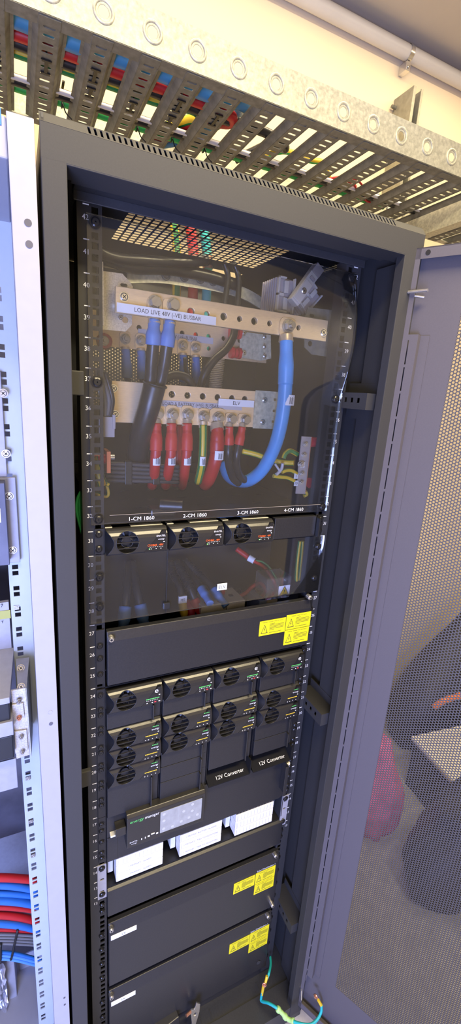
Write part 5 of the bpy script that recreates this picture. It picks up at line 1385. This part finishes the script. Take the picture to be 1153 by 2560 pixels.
# rail clips still in some holes
for (u, v, lab) in ((41, 1519, 'copper coloured cage nut in the white rail above the bracket'), (70, 1946, 'shiny cage nut in the white rail just under the bracket'), (77, 2054, 'shiny cage nut in the middle of the lower white rail'), (83, 2139, 'shiny cage nut level with the red and blue cables')):
    c = Vector(at(u, v, .139)); mb = MB(); mb.box(c.x - .0048, c.x + .0048, .1385, .150, c.z - .0045, c.z + .0045); mb.ring(c, Y, .0030, .0009, 12, 6)
    tag(mb.build('cage_nut', 'bolt'), lab, 'cage nut', 'cage nuts in the white rail')
# cables crossing low in the white rack
L = [('red', 2194, 2200, 9, 'topmost red cable crossing low in the white rack'), ('blue', 2212, 2224, 9, 'topmost blue cable crossing low in the white rack'), ('blue', 2233, 2240, 8, 'second blue cable crossing low in the white rack'), ('blue', 2251, 2262, 9, 'third blue cable crossing low in the white rack'),
     ('red', 2267, 2276, 7, 'second red cable crossing low in the white rack'), ('red', 2287, 2302, 9, 'third red cable crossing low in the white rack'), ('blue', 2308, 2322, 9, 'lowest blue cable crossing low in the white rack'), ('red', 2322, 2331, 6, 'lowest red cable crossing low in the white rack')]
for k, (m, v0, v1, rp, lab) in enumerate(L):
    y = .22 + .004 * (k % 3); cable('power_cable', lab, 'cable', [at(u, v0 + (v1 - v0) * t, y) for u, t in ((-90, .1), (-30, -.02), (20, .1), (60, .5), (95, 1.1), (125, 1.6))], rp * .00118 * .88, m, 'red and blue cables in the white rack')
for k in range(4):
    cable('grey_cable', ('topmost', 'second', 'third', 'lowest')[k] + ' of the four thin grey cables under the red and blue ones', 'cable', [at(u, 2336 + 7.5 * k + t, .215) for u, t in ((-80, 2), (-10, 0), (40, 1), (100, 5), (120, 7))], .0034, 'grey_cable', 'grey cables in the white rack')
for k in range(3):
    cable('network_cable', ('upper', 'middle', 'lower')[k] + ' of the three pale blue cables under the grey ones', 'cable', [at(u, 2380 + 8 * k + t, .215) for u, t in ((-80, -4), (0, 0), (40, 4), (90, 16), (120, 22))], .0040, 'light_blue' if k else 'blue', 'pale blue cables in the white rack')
for (u0, v0, u1, v1, lab) in ((43, 2330, 28, 2398, 'black tie round the grey and pale blue cables'), (2, 2364, 1, 2402, 'black tie at the left edge round the pale blue cables')):
    mb = MB(); a, b = Vector(at(u0, v0, .208)), Vector(at(u1, v1, .208)); mb.tube([a + Y * .012, a, a.lerp(b, .5), b, b + Y * .012], .0030, 8); tag(mb.build('cable_tie', 'tie'), lab, 'cable tie', 'ties in the white rack')
# dark unit behind the cables, lower inner panel with its black foot, crumpled foil
dk = MB(); dk.box(-.9, -.32, .34, .36, .50, 1.30); tag(dk.build('dark_unit', 'dark_steel'), 'dark steel back plate behind the cables of the white rack', 'panel')
lp_ = thing('lower_panel', 'pale lilac inner panel with a round black knob low in the white rack', 'panel', at(70, 2480, .30))
a = at(46, 2405, .30); mb = MB(); mb.box(a[0], -.330, .30, .303, .0, a[2] + .02); mb.build('plate', 'white_paint', lp_)
c = Vector(at(88, 2490, .297)); mb = MB(); mb.cyl(c, c + Y * .003, .0165, n=24); mb.ball((c.x, c.y, c.z), .003); mb.build('knob', 'dark_steel', lp_)
c = Vector(at(92, 2449, .297)); mb = MB(); mb.cyl(c, c + Y * .003, .0055, n=16); mb.build('hole_plug', 'black', lp_)
pt = MB(); a = at(31, 2398, .24); pt.box(a[0] - .3, a[0] + .004, .24, .30, 0, a[2]); tag(pt.build('side_box', 'grey_panel', bevel=.002), 'dull grey box edge beside the pale inner panel of the white rack', 'box')
fm = MB(); random.seed(7)
nx, nz = 14, 22; V = []; a, b = at(-40, 2430, .225), at(27, 2570, .225)
for j in range(nz + 1):
    for i in range(nx + 1):
        V.append((a[0] + (b[0] - a[0]) * i / nx + random.uniform(-.002, .002), .225 - .012 * random.random() - .008 * math.sin(i * .9 + j * .7), a[2] + (b[2] - a[2]) * j / nz + random.uniform(-.003, .003)))
fm.add(V, [(j * (nx + 1) + i, (j + 1) * (nx + 1) + i, (j + 1) * (nx + 1) + i + 1, j * (nx + 1) + i + 1) for j in range(nz) for i in range(nx)], False)
tag(fm.build('crumpled_foil', 'foil'), 'crumpled silver foil at the bottom left corner of the white rack', 'foil')

# ================================================================== things on the floor seen through the mesh door
def soft(name, label, cat, m, c, rx, ry, h, seed, lean=0., n=28, rows=20, top=.35, pleat=.06):
    """a slumped fabric bag: closed lumpy body standing on the floor"""
    rnd = random.Random(seed); ph = [rnd.uniform(0, 6.28) for _ in range(8)]
    V = []; F = []
    for j in range(rows + 1):
        t = j / rows; w = (.85 + .25 * math.sin(PI * min(1, t * 1.3))) * (1 - (1 - top) * t ** 2.2) if t < 1 else .02
        for i in range(n):
            a = 2 * PI * i / n
            k = 1 + pleat * math.sin(3 * a + ph[0] + 4 * t) + pleat * .7 * math.sin(7 * a + ph[1] - 6 * t) + pleat * .5 * math.sin(11 * a + ph[2] + 9 * t)
            V.append((c[0] + rx * w * k * math.cos(a) + lean * t, c[1] + ry * w * k * math.sin(a), h * t * (1 + .05 * math.sin(2 * a + ph[3]) * t)))
    for j in range(rows):
        for i in range(n): F.append((j * n + i, j * n + (i + 1) % n, (j + 1) * n + (i + 1) % n, (j + 1) * n + i))
    F.append(tuple(range(n))[::-1]); F.append(tuple(range(rows * n, rows * n + n)))
    mb = MB(); mb.add(V, F, True)
    return mb
db = thing('tool_bag', 'big dark tapering bag with an orange strap, leaning by the wall behind the mesh door', 'bag', (1.72, .60, 0))
mb = soft('', '', '', '', (1.70, .60), .40, .20, .76, 3, .16, top=.18, pleat=.035); mb.build('body', 'dark_bag', db)
mb = MB(); mb.tube([at(1085, 1768, .36), at(1110, 1752, .34), at(1140, 1742, .33), at(1175, 1730, .32), at(1230, 1700, .33)], .013, 10); mb.build('strap', 'orange', db, label='orange strap')
mb = soft('', '', '', '', (1.04, .005), .20, .135, .36, 5, .05, top=.80, pleat=.05)
tag(mb.build('rubbish_bag', 'dark_bag'), 'low dark bag on the floor in front of the white lidded crate', 'bag')
mb = soft('', '', '', '', (.935, .29), .100, .09, .44, 11, -.03, top=.30, pleat=.10)
tag(mb.build('cloth_bag', 'pink_cloth'), 'crumpled pink red cloth bag on the floor behind the mesh door', 'bag')
bxp = thing('crate', 'dark crate with a bright white lid on the floor between the two dark bags', 'box', (1.40, .30, 0))
M = Matrix.Translation((1.443, .222, 0)) @ Matrix.Rotation(-.12, 4, 'Z')
mb = MB(); mb.box(-.24, .24, -.14, .14, 0, .240, M); mb.build('body', 'dark_bag', bxp, .004)
mb = MB(); mb.box(-.25, .25, -.15, .15, .240, .260, M); mb.build('lid', 'paper_white', bxp, .004)

# ================================================================== light
def area(name, loc, rot, sx, sy, e, col, spread=None):
    l = bpy.data.lights.new(name, 'AREA'); l.shape = 'RECTANGLE'; l.size = sx; l.size_y = sy; l.energy = e; l.color = col
    if spread: l.spread = spread
    o = bpy.data.objects.new(name, l); COL.objects.link(o); o.location = loc; o.rotation_euler = rot
    return o
area('wall_fill', (.4, .42, 3.03), (0, 0, 0), 2.6, .25, 26, (1, .81, .50))  # unseen lamp added to brighten the back wall
area('ceiling_lamp_front', (.15, -.95, 2.80), (.15, 0, 0), 1.5, .30, 53, (1, .83, .50))
area('daylight', (-1.17, -1.83, .85), (PI / 2, 0, 0), 1.05, 1.1, 74, (.37, .46, 1.0))
w = bpy.data.worlds.new('world'); SC.world = w; w.use_nodes = True
bg = w.node_tree.nodes['Background']; bg.inputs[0].default_value = (.42, .54, 1.0, 1); bg.inputs[1].default_value = 1.4
SC.view_settings.view_transform = 'Standard'; SC.view_settings.look = 'None'; SC.view_settings.gamma = 1
SC.view_settings.use_curve_mapping = False
SC.view_settings.exposure = .55
cy_ = SC.cycles
cy_.max_bounces = 8; cy_.diffuse_bounces = 4; cy_.glossy_bounces = 4; cy_.transparent_max_bounces = 16; cy_.caustics_reflective = False; cy_.caustics_refractive = False
cy_.use_denoising = True; cy_.sample_clamp_indirect = 6
